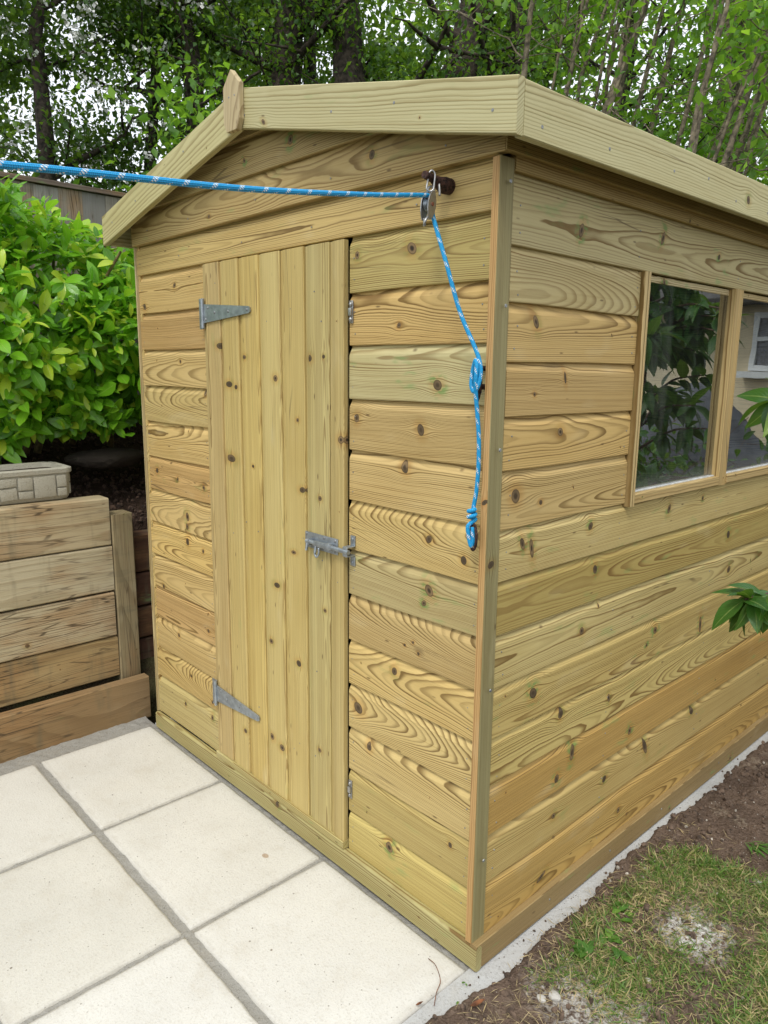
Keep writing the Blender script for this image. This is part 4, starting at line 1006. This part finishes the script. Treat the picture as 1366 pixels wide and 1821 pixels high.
def single_leaves(name, tmpls, P, X, N, Sc, mat, parent):
    meshes = []
    for (tv, tf, tuv) in tmpls:
        me = bpy.data.meshes.new(name); me.from_pydata([tuple(a) for a in tv], [], [tuple(int(q) for q in a) for a in tf])
        l = me.uv_layers.new(name='UVMap'); l.data.foreach_set('uv', tuv[tf.ravel()].ravel().astype(np.float32))
        me.polygons.foreach_set('use_smooth', [True]*len(me.polygons)); me.materials.append(mat); meshes.append(me)
    rl = root_loc(parent)
    for i in range(len(P)):
        x = Vector(X[i]).normalized(); y = Vector(N[i]).cross(x).normalized(); z = x.cross(y)
        mm = Matrix(((x[0], y[0], z[0], P[i][0]), (x[1], y[1], z[1], P[i][1]), (x[2], y[2], z[2], P[i][2]), (0, 0, 0, 1)))
        o = bpy.data.objects.new(name, meshes[i % len(meshes)]); col.objects.link(o); o.parent = parent
        o.matrix_basis = Matrix.Translation(-rl) @ mm @ Matrix.Scale(float(Sc[i]), 4)
near, rest = pick_front(P_, 290)
single_leaves('leaf', TL, P_[near], X2[near], N2[near], S2[near], M['laurel'], lau)
for j in range(3):
    s = rest[j::3]
    if j == 0: allV = []
    allV.append((TL[j], s))
tvs = []
def scatter_multi(name, parts, mat, parent):
    Vs, Fs, Us, off = [], [], [], 0
    for (tm, P, X, N, Sc) in parts:
        tv, tf, tuv = tm; n = len(P)
        X = X/np.linalg.norm(X, axis=1, keepdims=True); Y = np.cross(N, X); Y /= (np.linalg.norm(Y, axis=1, keepdims=True)+1e-9); Z = np.cross(X, Y)
        Mx = np.stack([X, Y, Z], axis=2)*Sc[:, None, None]
        V = (np.einsum('nij,kj->nki', Mx, tv) + P[:, None, :]).reshape(-1, 3)
        F = (tf[None] + (np.arange(n)*len(tv))[:, None, None]).reshape(-1, tf.shape[1]) + off
        Vs.append(V); Fs.append(F); Us.append(np.tile(tuv, (n, 1))); off += len(V)
    o = npmesh(name, np.concatenate(Vs), np.concatenate(Fs), mat, parent, np.concatenate(Us)); o['kind'] = 'stuff'
    return o
scatter_multi('foliage', [(tm, P_[s], X2[s], N2[s], S2[s]) for tm, s in allV], M['laurel'], lau)
# laurel limbs
def tubes_mesh(name, paths, mat, parent, n=6):
    """many tapered limbs joined: paths = [(pts (k,3), radii (k))]"""
    Vs, Fs, off = [], [], 0
    for P, Rr in paths:
        P = np.asarray(P, float); k = len(P)
        T = np.gradient(P, axis=0); T /= (np.linalg.norm(T, axis=1, keepdims=True)+1e-9)
        a = np.cross(T, [0.31, 0.17, 0.12]); a /= (np.linalg.norm(a, axis=1, keepdims=True)+1e-9); b = np.cross(T, a)
        an = np.arange(n)*2*math.pi/n
        V = P[:, None, :] + (a[:, None, :]*np.cos(an)[None, :, None] + b[:, None, :]*np.sin(an)[None, :, None])*np.asarray(Rr)[:, None, None]
        Vs.append(V.reshape(-1, 3))
        i = np.arange(k-1)[:, None]*n; j = np.arange(n)[None, :]; jn = (j+1) % n
        F = np.stack([(i+j), (i+jn), (i+n+jn), (i+n+j)], -1).reshape(-1, 4)+off
        Fs.append(F); off += k*n
    return npmesh(name, np.concatenate(Vs), np.concatenate(Fs), mat, parent)
paths = []
for _ in range(26):
    y0 = R2.uniform(-1.8, 0.8); b0 = np.array([-3.05+R2.uniform(-.15, .15), y0, 1.05]); e = np.array([R2.uniform(-2.9, -2.3), y0+R2.uniform(-.4, .4), R2.uniform(1.4, 2.1)])
    t = np.linspace(0, 1, 6)[:, None]; pts = b0*(1-t)+e*t + 0.04*R2.randn(6, 3)*t
    paths.append((pts, np.linspace(.02, .006, 6)))
tubes_mesh('stems', paths, M['stem'], lau)
# ------------------------------------------------------------------ trees behind
M['leafdark'] = leafmat('hawthorn_leaf', (0.022, 0.065, 0.010), (0.055, 0.135, 0.018), (0.14, 0.27, 0.03), 0.38, 0.45, 0.0, .85)
M['leafivy'] = leafmat('ivy_leaf', (0.022, 0.075, 0.010), (0.080, 0.19, 0.022), (0.20, 0.38, 0.04), 0.42, 0.4, 0.0, .8)
M['leafhazel'] = leafmat('hazel_leaf', (0.055, 0.155, 0.014), (0.13, 0.31, 0.03), (0.28, 0.48, 0.06), 0.52, 0.45, 0.0, .75)
M['blossom'] = simple('white_blossom', (0.75, 0.76, 0.72), 0.8, 0, 30, .08)
TS = leaf_template(0.62, 2, 0.25, 0.2)
def make_tree(name, base, height, rad, lean, mat, label, cat, leaf, nleaf, lsize, limbs=14, spread=1.3, stems=1, zmin=1.6, cloud=0.22, barkm='bark', ivy=0, blossom=0, group=None, seed=1, zmax=6.4, tmpl=None):
    R = np.random.RandomState(seed)
    base = np.array(base, float); base[2] = float(terrain(np.array([base[0]]), np.array([base[1]]))[0])-0.05
    t = empty(name, tuple(base), label, cat, group)
    paths, tips = [], []
    for s in range(stems):
        k = 14; tt = np.linspace(0, 1, k)
        if stems > 1:
            an = R.uniform(0, 6.28); sp = R.uniform(.1, .9); ln = np.array([math.cos(an)*sp*spread*.8, math.sin(an)*sp*spread*.8, 0])+np.array(lean)
            b0 = base+np.array([R.uniform(-.35, .35), R.uniform(-.35, .35), 0]); r0 = rad*R.uniform(.45, 1.0); hh = height*R.uniform(.75, 1.05)
        else: ln = np.array(lean); b0 = base; r0 = rad; hh = height
        wob = np.cumsum(R.randn(k, 3)*0.05*(1 if stems == 1 else .5), axis=0)*np.array([1, 1, 0]); wob -= wob[0]
        P = b0 + tt[:, None]*np.array([0, 0, hh]) + (tt**1.3)[:, None]*ln + wob
        rr = r0*(1-0.72*tt) * (1+0.10*np.sin(tt*17+seed))
        paths.append((P, rr))
        if stems > 1: tips += [P[i]+0.1*R.randn(3) for i in range(4, k) for _ in range(2)]
        for j in range(limbs if stems == 1 else max(3, limbs//stems)):
            f = R.uniform(.22, .98); i0 = min(k-2, int(f*(k-1))); st = P[i0]+(P[i0+1]-P[i0])*R.rand()
            an = R.uniform(0, 6.28); ln_ = spread*R.uniform(.5, 1.1)*(1.15-.5*f)
            d = np.array([math.cos(an), math.sin(an), R.uniform(.05, .9)]); m_ = 7; q = np.linspace(0, 1, m_)[:, None]
            L = st + q*d*ln_ + np.cumsum(R.randn(m_, 3)*.045, axis=0)*q
            r1 = rr[i0]*R.uniform(.22, .45); paths.append((L, np.linspace(r1, r1*.25, m_)))
            tips += list(L[2:])
            for _ in range(4):
                i1 = R.randint(1, m_-1); an2 = R.uniform(0, 6.28); d2 = np.array([math.cos(an2), math.sin(an2), R.uniform(-.3, .8)])*R.uniform(.25, .7)
                q2 = np.linspace(0, 1, 5)[:, None]; L2 = L[i1]+q2*d2+np.cumsum(R.randn(5, 3)*.03, axis=0)*q2
                paths.append((L2, np.linspace(r1*.4, .003, 5))); tips += list(L2[1:])
    tubes_mesh('trunk', paths, M[barkm], t, 8 if stems == 1 else 6)
    tips = np.array(tips); tips = tips[(tips[:, 2] > zmin) & (tips[:, 2] < zmax)]
    hub = tips[R.randint(0, len(tips), max(30, nleaf//38))]; c = hub[R.randint(0, len(hub), nleaf)]
    P2 = c + R.randn(nleaf, 3)*np.array([cloud*.75, cloud*.75, cloud*.5])*(0.4+R.rand(nleaf, 1))
    if ivy:
        tr_ = paths[0][0]; r_ = paths[0][1]; f = R.rand(ivy)*(len(tr_)-1.01); i = f.astype(int); fr = (f-i)[:, None]
        cp = tr_[i]*(1-fr)+tr_[i+1]*fr; an = R.rand(ivy)*6.283; rr2 = r_[i]+0.02+np.abs(R.randn(ivy))*.07
        P2 = np.concatenate([P2, cp+np.stack([np.cos(an)*rr2, np.sin(an)*rr2, R.randn(ivy)*.03], 1)])
    n = len(P2); Xd = R.randn(n, 3); Xd[:, 2] -= .35; Nn = R.randn(n, 3)*.7+np.array([0, 0, 1.0])
    Sz = lsize*R.uniform(.6, 1.25, n)
    scatter_multi('foliage', [(tmpl or TS, P2, Xd, Nn, Sz)], M[leaf], t)
    if blossom:
        cb = tips[R.randint(0, len(tips), blossom//10)]+np.array([.22, -.14, .05]); cb = np.repeat(cb+R.randn(len(cb), 3)*.16, 14, axis=0); cb = cb + R.randn(len(cb), 3)*np.array([.035, .035, .02])
        Xd = R.randn(len(cb), 3); Nn = R.randn(len(cb), 3)+np.array([.5, -.3, 1.2])
        tq = (np.array([(-.5, -.5, 0), (.5, -.5, 0.05), (.5, .5, 0), (-.5, .5, .05)]), np.array([[0, 1, 2, 3]]), np.array([(0, 0), (1, 0), (1, 1), (0, 1)], float))
        scatter_multi('blossom', [(tq, cb, Xd, Nn, R.uniform(.014, .028, len(cb)))], M['blossom'], t)
    return t
g_t = 'trees standing beyond the fence'
tl = [
 ('hawthorn_tree', (-5.9, 0.2), 5.2, .10, (0, .3, 0), 'leafdark', 'flowering hawthorn at the far left edge behind the fence', 13000, .058, dict(blossom=1500, seed=2)),
 ('hawthorn_tree', (-5.55, 1.05), 6.2, .085, (.2, .25, 0), 'leafdark', 'twin stemmed white flowering hawthorn above the fence, second from the left', 14000, .056, dict(blossom=2000, seed=3)),
 ('hawthorn_tree', (-5.7, 1.85), 5.6, .075, (.1, .5, 0), 'leafdark', 'slim hawthorn with white blossom left of the shed gable', 13000, .054, dict(blossom=2000, seed=4)),
 ('ivy_clad_tree', (-5.1, 2.35), 6.5, .13, (-.3, -.2, 0), 'leafivy', 'dark trunk with ivy just behind the pointed gable finial', 6500, .050, dict(ivy=1500, seed=5)),
 ('ivy_clad_tree', (-4.85, 2.85), 6.5, .19, (0, .2, 0), 'leafivy', 'thick ivy covered trunk right of the finial', 6000, .050, dict(ivy=1700, seed=6)),
 ('ivy_clad_tree', (-5.3, 3.7), 6.5, .10, (.2, 0, 0), 'leafivy', 'thinner leafy trunk set back between the two thick ivy trunks', 7000, .052, dict(ivy=1200, seed=7)),
 ('ivy_clad_tree', (-4.3, 3.35), 6.8, .20, (0, -.2, 0), 'leafivy', 'forked ivy covered trunk above the middle of the front fascia', 5500, .050, dict(ivy=1800, seed=8)),
 ('oak_tree', (-3.85, 3.65), 7.0, .25, (.9, .5, 0), 'leafivy', 'widest dark trunk leaning right over the front fascia', 3800, .052, dict(ivy=900, seed=9, limbs=16)),
 ('ivy_clad_tree', (-3.25, 4.1), 6.5, .11, (.1, 0, 0), 'leafivy', 'ivy wrapped pole-like trunk over the near corner of the roof', 5200, .048, dict(ivy=1900, seed=10)),
 ('field_maple', (-2.9, 4.9), 6.0, .07, (.3, .2, 0), 'leafhazel', 'open branching maple behind the near roof corner', 6000, .055, dict(seed=12, limbs=20, barkm='bark')),
 ('hazel_clump', (-2.3, 3.2), 6.0, .030, (.85, .80, 0), 'leafhazel', 'many stemmed hazel clump with pale straight poles behind the side fascia', 4600, .060, dict(seed=13, stems=16, limbs=44, barkm='barkpale', cloud=.26, spread=.9)),
 ('hazel_clump', (-1.4, 2.95), 5.4, .030, (.9, .75, 0), 'leafhazel', 'hazel clump of leaning poles at the right edge', 5000, .062, dict(seed=14, stems=17, limbs=48, barkm='barkpale', cloud=.28, spread=1.0)),
 ('hazel_clump', (-1.8, 5.4), 6.5, .05, (.2, .1, 0), 'leafhazel', 'bushy hazel set back behind the two nearer clumps', 6500, .070, dict(seed=15, stems=8, limbs=40, barkm='barkpale', cloud=.35, spread=1.3)),
 ('elder_bush', (-4.3, 1.55), 2.0, .04, (0, 0, 0), 'leafhazel', 'low pale green elder behind the left end of the gable', 2600, .075, dict(seed=16, stems=5, limbs=20, zmin=1.9, cloud=.2, spread=.6, cat='bush')),
 ('sycamore_tree', (-7.6, 4.6), 7.5, .14, (0, 0, 0), 'leafdark', 'broad sycamore farther back behind the hawthorns', 14000, .12, dict(seed=17, cloud=.45, spread=2.2, zmax=7)),
 ('sycamore_tree', (-5.6, 6.8), 7.5, .14, (0, 0, 0), 'leafivy', 'broad sycamore farther back behind the ivy trunks', 10000, .12, dict(seed=18, cloud=.45, spread=2.2, zmax=7)),
 ('sycamore_tree', (-3.0, 8.0), 8.0, .14, (0, 0, 0), 'leafhazel', 'broad sycamore farther back behind the near roof corner', 8000, .12, dict(seed=19, cloud=.45, spread=2.2, zmax=7.5)),
 ('sycamore_tree', (-8.0, 1.2), 7.5, .12, (0, 0, 0), 'leafdark', 'broad sycamore farther back at the left edge', 14000, .12, dict(seed=20, cloud=.45, spread=2.0, zmax=7)),
]
for (nm, bxy, h, r, ln, lf, lab, nl, ls, kw) in tl:
    kw = dict(kw); ct_ = kw.pop('cat', 'tree')
    make_tree(nm, (bxy[0], bxy[1], 0), h, r, ln, None, lab, ct_, lf, nl, ls, group=g_t, **kw)
# ------------------------------------------------------------------ cherry tree beside the side wall
M['cherry'] = leafmat('cherry_leaf', (0.022, 0.085, 0.014), (0.050, 0.150, 0.022), (0.16, 0.26, 0.03), 0.25, 0.33, 0.85, .93)
M['cherrybark'] = simple('cherry_bark', (0.11, 0.060, 0.040), 0.6, 0, 60, .3, .002)
TC = [leaf_template(0.56, 7, 0.30, 0.30, 1.2, ob=.95), leaf_template(0.50, 7, 0.45, 0.5, 1.2, ob=.95)]
ch = empty('cherry_tree', (0.95, 2.35, 0), 'young cherry tree beside the shed window, drooping leaves reaching in at right', 'tree')
R4 = np.random.RandomState(8)
cp, cps, leafP, leafX, leafN, leafS = [], [], [], [], [], []
def limb(pts, r0, r1):
    P = np.array([tuple(v_) for v_ in catmull(pts, 5)]); cp.append((P, np.linspace(r0, r1, len(P)))); return P
def whorl(p, d, n, size):
    d = np.array(d, float); d /= np.linalg.norm(d)
    t1 = np.cross(d, [.2, .3, .9]); t1 /= np.linalg.norm(t1); t2 = np.cross(d, t1); ph = R4.uniform(0, 6)
    for k in range(n):
        a = ph+k*2.4; op = R4.uniform(.6, 1.4); x = d*math.cos(op)+(t1*math.cos(a)+t2*math.sin(a))*math.sin(op); x[2] -= R4.uniform(.25, .8)
        leafP.append(np.array(p)-d*0.007*k); leafX.append(x); leafN.append(np.array([.1, -.1, 1.0])+.3*R4.randn(3)); leafS.append(size*R4.uniform(.7, 1.15))
trunk = limb([(0.95, 2.35, -0.05), (0.93, 2.34, .6), (0.90, 2.36, 1.2), (.88, 2.35, 1.75), (.87, 2.33, 2.15)], .022, .008)
for k in range(62):
    z = R4.uniform(.35, 2.1); i = int(np.argmin(np.abs(trunk[:, 2]-z))); p = trunk[i]; an = R4.uniform(0, 6.28); L = R4.uniform(.3, .62)*(1.1-.25*z/2)
    e = p+np.array([math.cos(an)*L, math.sin(an)*L, R4.uniform(.0, .22)])
    if e[0] < 0.2: e[0] = 0.25
    mid = (p+e)/2+np.array([0, 0, .05]); b_ = limb([p, mid, e], .008, .003)
    for q in (0.45, .7, 1.0): whorl(b_[int(q*(len(b_)-1))], e-p, R4.randint(5, 9), .125)
whorl(trunk[-1], (0, 0, 1), 8, .12)
# two branches that come forward into the picture
b1 = limb([(0.93, 2.34, 1.15), (0.72, 1.75, 1.36), (0.46, 1.15, 1.44), (0.285, 0.79, 1.425)], .011, .003)
for q, n in ((1.0, 8), (.93, 6), (.75, 6), (.6, 6)): whorl(b1[int(q*(len(b1)-1))], (-.5, -.8, .1), n, .105)
b2 = limb([(0.95, 2.35, 0.55), (0.78, 1.8, .80), (0.50, 1.25, .90), (0.320, 0.93, 0.88), (.262, .82, .865)], .010, .003)
for q, n in ((1.0, 9), (.95, 8), (.88, 7), (.8, 6), (.66, 6)): whorl(b2[int(q*(len(b2)-1))], (-.5, -.7, .2), n, .105)
tubes_mesh('trunk', cp, M['cherrybark'], ch, 8)
leafP, leafX, leafN, leafS = map(np.array, (leafP, leafX, leafN, leafS))
print('cherry leaves', len(leafP))
dd_ = np.linalg.norm(leafP-np.array([.3, .9, 1.15]), axis=1); idx = np.argsort(dd_)
single_leaves('leaf', TC, leafP[idx[:200]], leafX[idx[:200]], leafN[idx[:200]], leafS[idx[:200]], M['cherry'], ch)
r_ = idx[200:]; scatter_multi('foliage', [(TC[0], leafP[r_[::2]], leafX[r_[::2]], leafN[r_[::2]], leafS[r_[::2]]), (TC[1], leafP[r_[1::2]], leafX[r_[1::2]], leafN[r_[1::2]], leafS[r_[1::2]])], M['cherry'], ch)
#@@GRASS
# ------------------------------------------------------------------ lawn, weeds, clods
M['grass'] = leafmat('grass_blade', (0.055, 0.125, 0.020), (0.15, 0.26, 0.05), (0.46, 0.39, 0.18), 0.30, 0.5, 0.0, .52)
R5 = np.random.RandomState(21)
def lawn_density(x, y):
    n = fbm(x, y, 5.0, 31); n2 = fbm(x, y, 16.0, 33)
    edge = 0.86 + 0.10*np.clip((x-.1)/.4, 0, 1) + 0.07*n2
    d = sstep((edge-y)/0.10)*sstep((x-(0.095+0.05*n2))/0.06)
    low = sstep((y-0.02+0.1*n2)/0.12)+sstep((x-.42+.1*n)/.1)   # bare soil near the corner
    d = d*np.clip(low, 0, 1)
    d = d*np.clip(0.75+1.2*n, 0.15, 1)
    dust = np.exp(-(((x-.34)/.085)**2+((y-.50)/.075)**2)); cem = np.exp(-(((x-.30)/.13)**2+((y-.10)/.09)**2))
    return d*(1-.85*dust)*(1-.8*cem)
N = 150000
x = R5.uniform(.08, 1.15, N); y = R5.uniform(-.55, 1.1, N)
# denser where near the camera
keep = R5.rand(N) < lawn_density(x, y); x, y = x[keep], y[keep]
z = soilz(x, y)-.003
bl = leaf_template(0.075, 3, 0.1, 0.45)
Xd = R5.randn(len(x), 3)*np.array([.75, .75, .25]); Xd[:, 2] = np.abs(Xd[:, 2])+.45
clump = fbm(x, y, 12, 41)
Sg = R5.uniform(.016, .040, len(x))*(1+.5*clump)
Nn = R5.randn(len(x), 3); Nn[:, 2] += 1.2
o = scatter_multi('grass', [(bl, np.stack([x, y, z], 1), Xd, Nn, Sg)], M['grass'], None)
# dry straw lying flat
M['straw'] = simple('dry_straw', (0.42, 0.33, 0.17), .8, 0, 30, .3)
N = 26000; x = R5.uniform(.06, 1.0, N); y = R5.uniform(-.4, 1.0, N); keep = R5.rand(N) < np.clip(lawn_density(x, y)+.08+.5*np.exp(-((x-.2)/.12)**2-((y-.35)/.4)**2), 0, .8); x, y = x[keep], y[keep]
Xd = R5.randn(len(x), 3)*np.array([1, 1, .12]); Xd[:, 2] = np.abs(Xd[:, 2])+.05; Nn = np.tile([0, 0, 1.0], (len(x), 1))+.3*R5.randn(len(x), 3)
o = scatter_multi('straw', [(leaf_template(.05, 2, 0, .2), np.stack([x, y, soilz(x, y)+.004], 1), Xd, Nn, R5.uniform(.015, .045, len(x)))], M['straw'], None)
# longer bright shoots on the soil at the right
# clods and grit
def chunks(name, pos, size, mat, seed, parent=None):
    R = np.random.RandomState(seed)
    bm = bmesh.new(); bmesh.ops.create_icosphere(bm, subdivisions=1, radius=1); tv = np.array([tuple(v_.co) for v_ in bm.verts]); tf = np.array([[v_.index for v_ in f.verts] for f in bm.faces]); bm.free()
    n = len(pos); V = np.repeat(tv[None], n, 0)*(1+.45*(R.rand(n, len(tv), 1)-.5)); q = R.randn(n, 3, 3); q, _ = np.linalg.qr(q)
    V = V*R.uniform(.55, 1.1, (n, 1, 3)); V = np.einsum('nij,nkj->nki', q, V)*size[:, None, None] + pos[:, None, :]
    F = (tf[None]+(np.arange(n)*len(tv))[:, None, None]).reshape(-1, 3)
    o = npmesh(name, V.reshape(-1, 3), F, mat, parent, None, False); o['kind'] = 'stuff'; return o
N = 16000; x = R5.uniform(.03, 1.2, N); y = R5.uniform(-.6, 3.0, N)
d = 1-lawn_density(x, y)*.95; keep = (R5.rand(N) < d*(.35+.65*(fbm(x, y, 7, 51) > -.1))) & (x > strip_edge(y)-.004); x, y = x[keep], y[keep]
s = .0018+.0105*R5.rand(len(x))**4
M['clod'] = simple('soil_clod', (0.115, 0.078, 0.054), .95, 0, 60, .4, .002)
chunks('soil_clods', np.stack([x, y, soilz(x, y)+s*.35], 1), s, M['clod'], 3)
N = 900; x = R5.uniform(.05, .9, N); y = R5.uniform(-.4, 1.6, N); s = .0012+.006*R5.rand(N)**5
M['grit'] = simple('pale_grit', (.42, .38, .32), .9, 0, 50, .3)
chunks('grit', np.stack([x, y, soilz(x, y)+s*.5], 1), s, M['grit'], 4)
# crumbs on the concrete strip and in the joints
N = 260; x = R5.uniform(.0, .09, N); y = R5.uniform(-.09, 1.6, N); s = .001+.004*R5.rand(N)**4
keep = x < strip_edge(y); x, y, s = x[keep], y[keep], s[keep]
keep = (x > .024); x, y, s = x[keep], y[keep], s[keep]
chunks('crumbs', np.stack([x, y, np.full(len(x), -.003)+s*.3], 1), s, M['clod'], 6)
# bark chips on the bank
N = 4200; x = R5.uniform(-3.2, -2.06, N); y = R5.uniform(-1.5, 2.2, N); s = R5.uniform(.004, .017, N)
M['chip'] = simple('bark_chip', (.075, .045, .03), .95, 0, 40, .5)
chunks('bark_chips', np.stack([x, y, bankz(x, y)+s*.3], 1), s, M['chip'], 7)
# stones in the soil near the corner
M['stone'] = stonemat('pale_rubble', (.50, .48, .43), (.3, .29, .26), (.15, .14, .12), 2, .003)
for i, (cx, cy, sx, lab) in enumerate([(.205, .055, .016, 'pale broken lump of mortar on the soil near the shed corner'), (.185, .030, .013, 'smaller pale lump of mortar just below the larger one'), (.335, .265, .009, 'small white pebble in the thin grass'), (.115, -.020, .012, 'brown pebble in the dark soil beside the concrete'), (.37, .86, .013, 'flat buff stone lying on the bare soil at the right')]):
    c = (cx, cy, float(soilz(np.array([cx]), np.array([cy]))[0])+sx*.25)
    o = rock('stone', c, (sx, sx*.8, sx*.6), i*1.7, M['stone'] if i not in (3,) else M['clod'], 2); tag(o, lab, 'stone')
# broad leaved weeds
M['weed'] = leafmat('weed_leaf', (.05, .14, .02), (.10, .24, .035), (.2, .35, .05), .3, .45, .5, .8)
TW = leaf_template(.55, 4, .2, .3)
for i, (cx, cy, n, sz, lab) in enumerate([(.175, .235, 12, .034, 'clump of broad green weed leaves beside the concrete strip'), (.20, .315, 11, .032, 'dandelion rosette in the grass above the leafy clump'), (.165, .42, 9, .028, 'small pale weed between the grass and the concrete strip'), (.245, .27, 9, .030, 'loose green weed right of the leafy clump'), (.045, -.085, 3, .011, 'tiny green seedling on the concrete by the slab corner')]):
    base = np.array([cx, cy, float(soilz(np.array([cx]), np.array([cy]))[0])])
    if i == 4: base[2] = 0.0
    w = empty('weed', tuple(base), lab, 'weed')
    P = np.tile(base, (n, 1))+R5.randn(n, 3)*np.array([.012, .012, .002]); P[:, 2] += .006
    a = R5.rand(n)*6.28; Xd = np.stack([np.cos(a), np.sin(a), R5.uniform(.15, .7, n)], 1)
    single_leaves('leaf', [TW], P, Xd, np.tile([0, 0, 1.0], (n, 1)), R5.uniform(.7, 1.2, n)*sz, M['weed'], w)
# tuft of torn grass lying on the bare soil
N = 26; c0 = np.array([.30, 1.02, 0]); c0[2] = float(soilz(c0[:1], c0[1:2])[0])+.006
a = R5.normal(.1, .7, N); Xd = np.stack([np.cos(a), np.sin(a)*.6, R5.uniform(.0, .3, N)], 1)
t_ = scatter('grass_tuft', leaf_template(.10, 3, .1, .25), np.tile(c0, (N, 1))+R5.randn(N, 3)*np.array([.02, .01, .002]), Xd, np.tile([0, 0, 1.0], (N, 1)), R5.uniform(.04, .075, N), M['weed'])
tag(t_, 'bright green tuft of torn grass lying on the bare brown soil', 'grass tuft')
# fallen brown leaf bits by the patio corner
M['deadleaf'] = simple('dead_leaf', (.20, .075, .03), .7, 0, 50, .4)
for i, (cx, cy, lab) in enumerate([(.085, -.115, 'curled rust brown dead leaf on the soil at the patio corner'), (-.012, -.20, 'small dark red leaf scrap on the pale slab edge')]):
    zc_ = max(0.001, float(soilz(np.array([cx]), np.array([cy]))[0])+.004) if i == 0 else .003
    o = scatter('dead_leaf', leaf_template(.45, 5, .5, -.5), np.array([[cx, cy, zc_]]), np.array([[.7, .5, .15]]), np.array([[0, 0, 1.0]]), np.array([.038 if i == 0 else .02]), M['deadleaf'])
    tag(o, lab, 'leaf')
# thin dry runner lying over the slab corner
o = tube('dry_stalk', [(-.09, -.075, .003), (-.055, -.085, .012), (-.02, -.105, .004), (.0, -.14, .008), (.02, -.17, .004)], .0010, M['deadleaf'], None, 6, 5); tag(o, 'thin reddish dry stalk curling over the corner slab', 'stalk')
# shrub between the cherry and the bungalow, mirrored low in the window
make_tree('garden_shrub', (1.75, 4.0, 0), 1.0, .02, (0, 0, 0), None, 'low dark green garden shrub behind the cherry tree, mirrored low in the shed window', 'shrub', 'cherry', 2600, .085, seed=31, stems=7, limbs=28, zmin=.1, zmax=1.25, cloud=.2, spread=.75, barkm='cherrybark', tmpl=TC[0])
make_tree('garden_shrub', (1.1, 4.3, 0), .8, .02, (0, 0, 0), None, 'lower bushy shrub nearer the shed, mirrored in the second pane', 'shrub', 'cherry', 2000, .085, seed=32, stems=7, limbs=28, zmin=.1, zmax=1.15, cloud=.2, spread=.7, barkm='cherrybark', tmpl=TC[0])
# ------------------------------------------------------------------ neighbouring bungalow, seen mirrored in the shed window
mt, nt, b = newmat('cream_render'); p = worldpos(nt)
n = noise(p, 120, 3, .7); n0 = noise(p, 1.2, 3, .5)
setin(nt, b, 'Base Color', mix(smooth(n0, .3, .7), (.84, .71, .50), (.78, .66, .46))); b.inputs['Roughness'].default_value = .95; bump(nt, b, n, .7, .004); M['render'] = mt
M['upvc'] = simple('white_window_frame', (.80, .81, .82), .35, 0, 10, .04)
M['tile'] = simple('grey_roof_tile', (.10, .095, .095), .85, 0, 14, .3, .003)
M['greycloth'] = simple('slate_grey_cover', (.10, .105, .125), .6, 0, 5, .2, .004)
M['curtain'] = simple('grey_curtain', (.22, .22, .24), .9, 0, 30, .3)
ho = empty('bungalow', (5, 9, 0), 'cream rendered bungalow with a dark tiled roof and white windows, mirrored in the shed window', 'house')
plainbox('wall', (5.5, 11.6, 1.15), (10.4, 5.2, 2.5), M['render'], ho)
bm = bmesh.new()
for k in range(22):
    s0 = k*0.30; y0 = 8.62+s0*.82; z0 = 2.42+s0*.52
    boxmesh(bm, (5.5, y0+.15, z0+.085), (11.0, .335, .03), Matrix.Rotation(math.atan2(.52, .82), 3, 'X'))
bmobj('roof', bm, M['tile'], ho)
plainbox('gutter', (5.5, 8.60, 2.40), (11.0, .11, .09), simple('dark_gutter', (.05, .045, .04), .5), ho, .02)
plainbox('soffit', (5.5, 8.80, 2.375), (11.0, .36, .02), M['tile'], ho)
def hwin(x0, x1, z0, z1):
    f = plainbox('window', ((x0+x1)/2, 8.985, (z0+z1)/2), (x1-x0, .06, z1-z0), M['curtain'], ho)
    for (a, b_, c_, d_) in ((x0, x0+.07, z0, z1), (x1-.07, x1, z0, z1), (x0, x1, z0, z0+.07), (x0, x1, z1-.07, z1), (x0, x1, z0+.52*(z1-z0), z0+.52*(z1-z0)+.05), ((x0+x1)/2-.03, (x0+x1)/2+.03, z0, z1)):
        hz_ = (b_-a) > (d_-c_); q = plainbox('frame', ((a+b_)/2, 8.945+(.004 if hz_ else 0), (c_+d_)/2), (b_-a-(.006 if hz_ else 0), .05, d_-c_-(0 if hz_ else .006)), M['upvc'], f)
    plainbox('sill', ((x0+x1)/2, 8.92, z0-.05), (x1-x0+.2, .16, .08), M['upvc'], f)
hwin(1.75, 2.93, 1.52, 2.27); hwin(5.0, 6.2, 1.0, 2.2)
plainbox('vent', (3.95, 8.99, 2.30), (.14, .03, .14), M['tile'], ho)
# covered furniture in front of the bungalow
bm = bmesh.new(); bmesh.ops.create_icosphere(bm, subdivisions=4, radius=1)
for v_ in bm.verts:
    p = v_.co; r = (abs(p.x)**4+abs(p.y)**4)**.25 if (p.x or p.y) else 0
    v_.co = Vector((2.75+p.x*1.0*(1+.03*math.sin(p.z*9)), 6.9+p.y*.55, max(0.0, .48+p.z*(.50+.42*math.exp(-((p.x+.1)/.45)**2))+.02*math.sin(p.x*14+p.y*9))))
o = bmobj('draped_cover', bm, M['greycloth'], None, True); tag(o, 'slate grey weather cover draped over garden furniture, mirrored in the shed window', 'cover')
print('objects', len(bpy.data.objects))
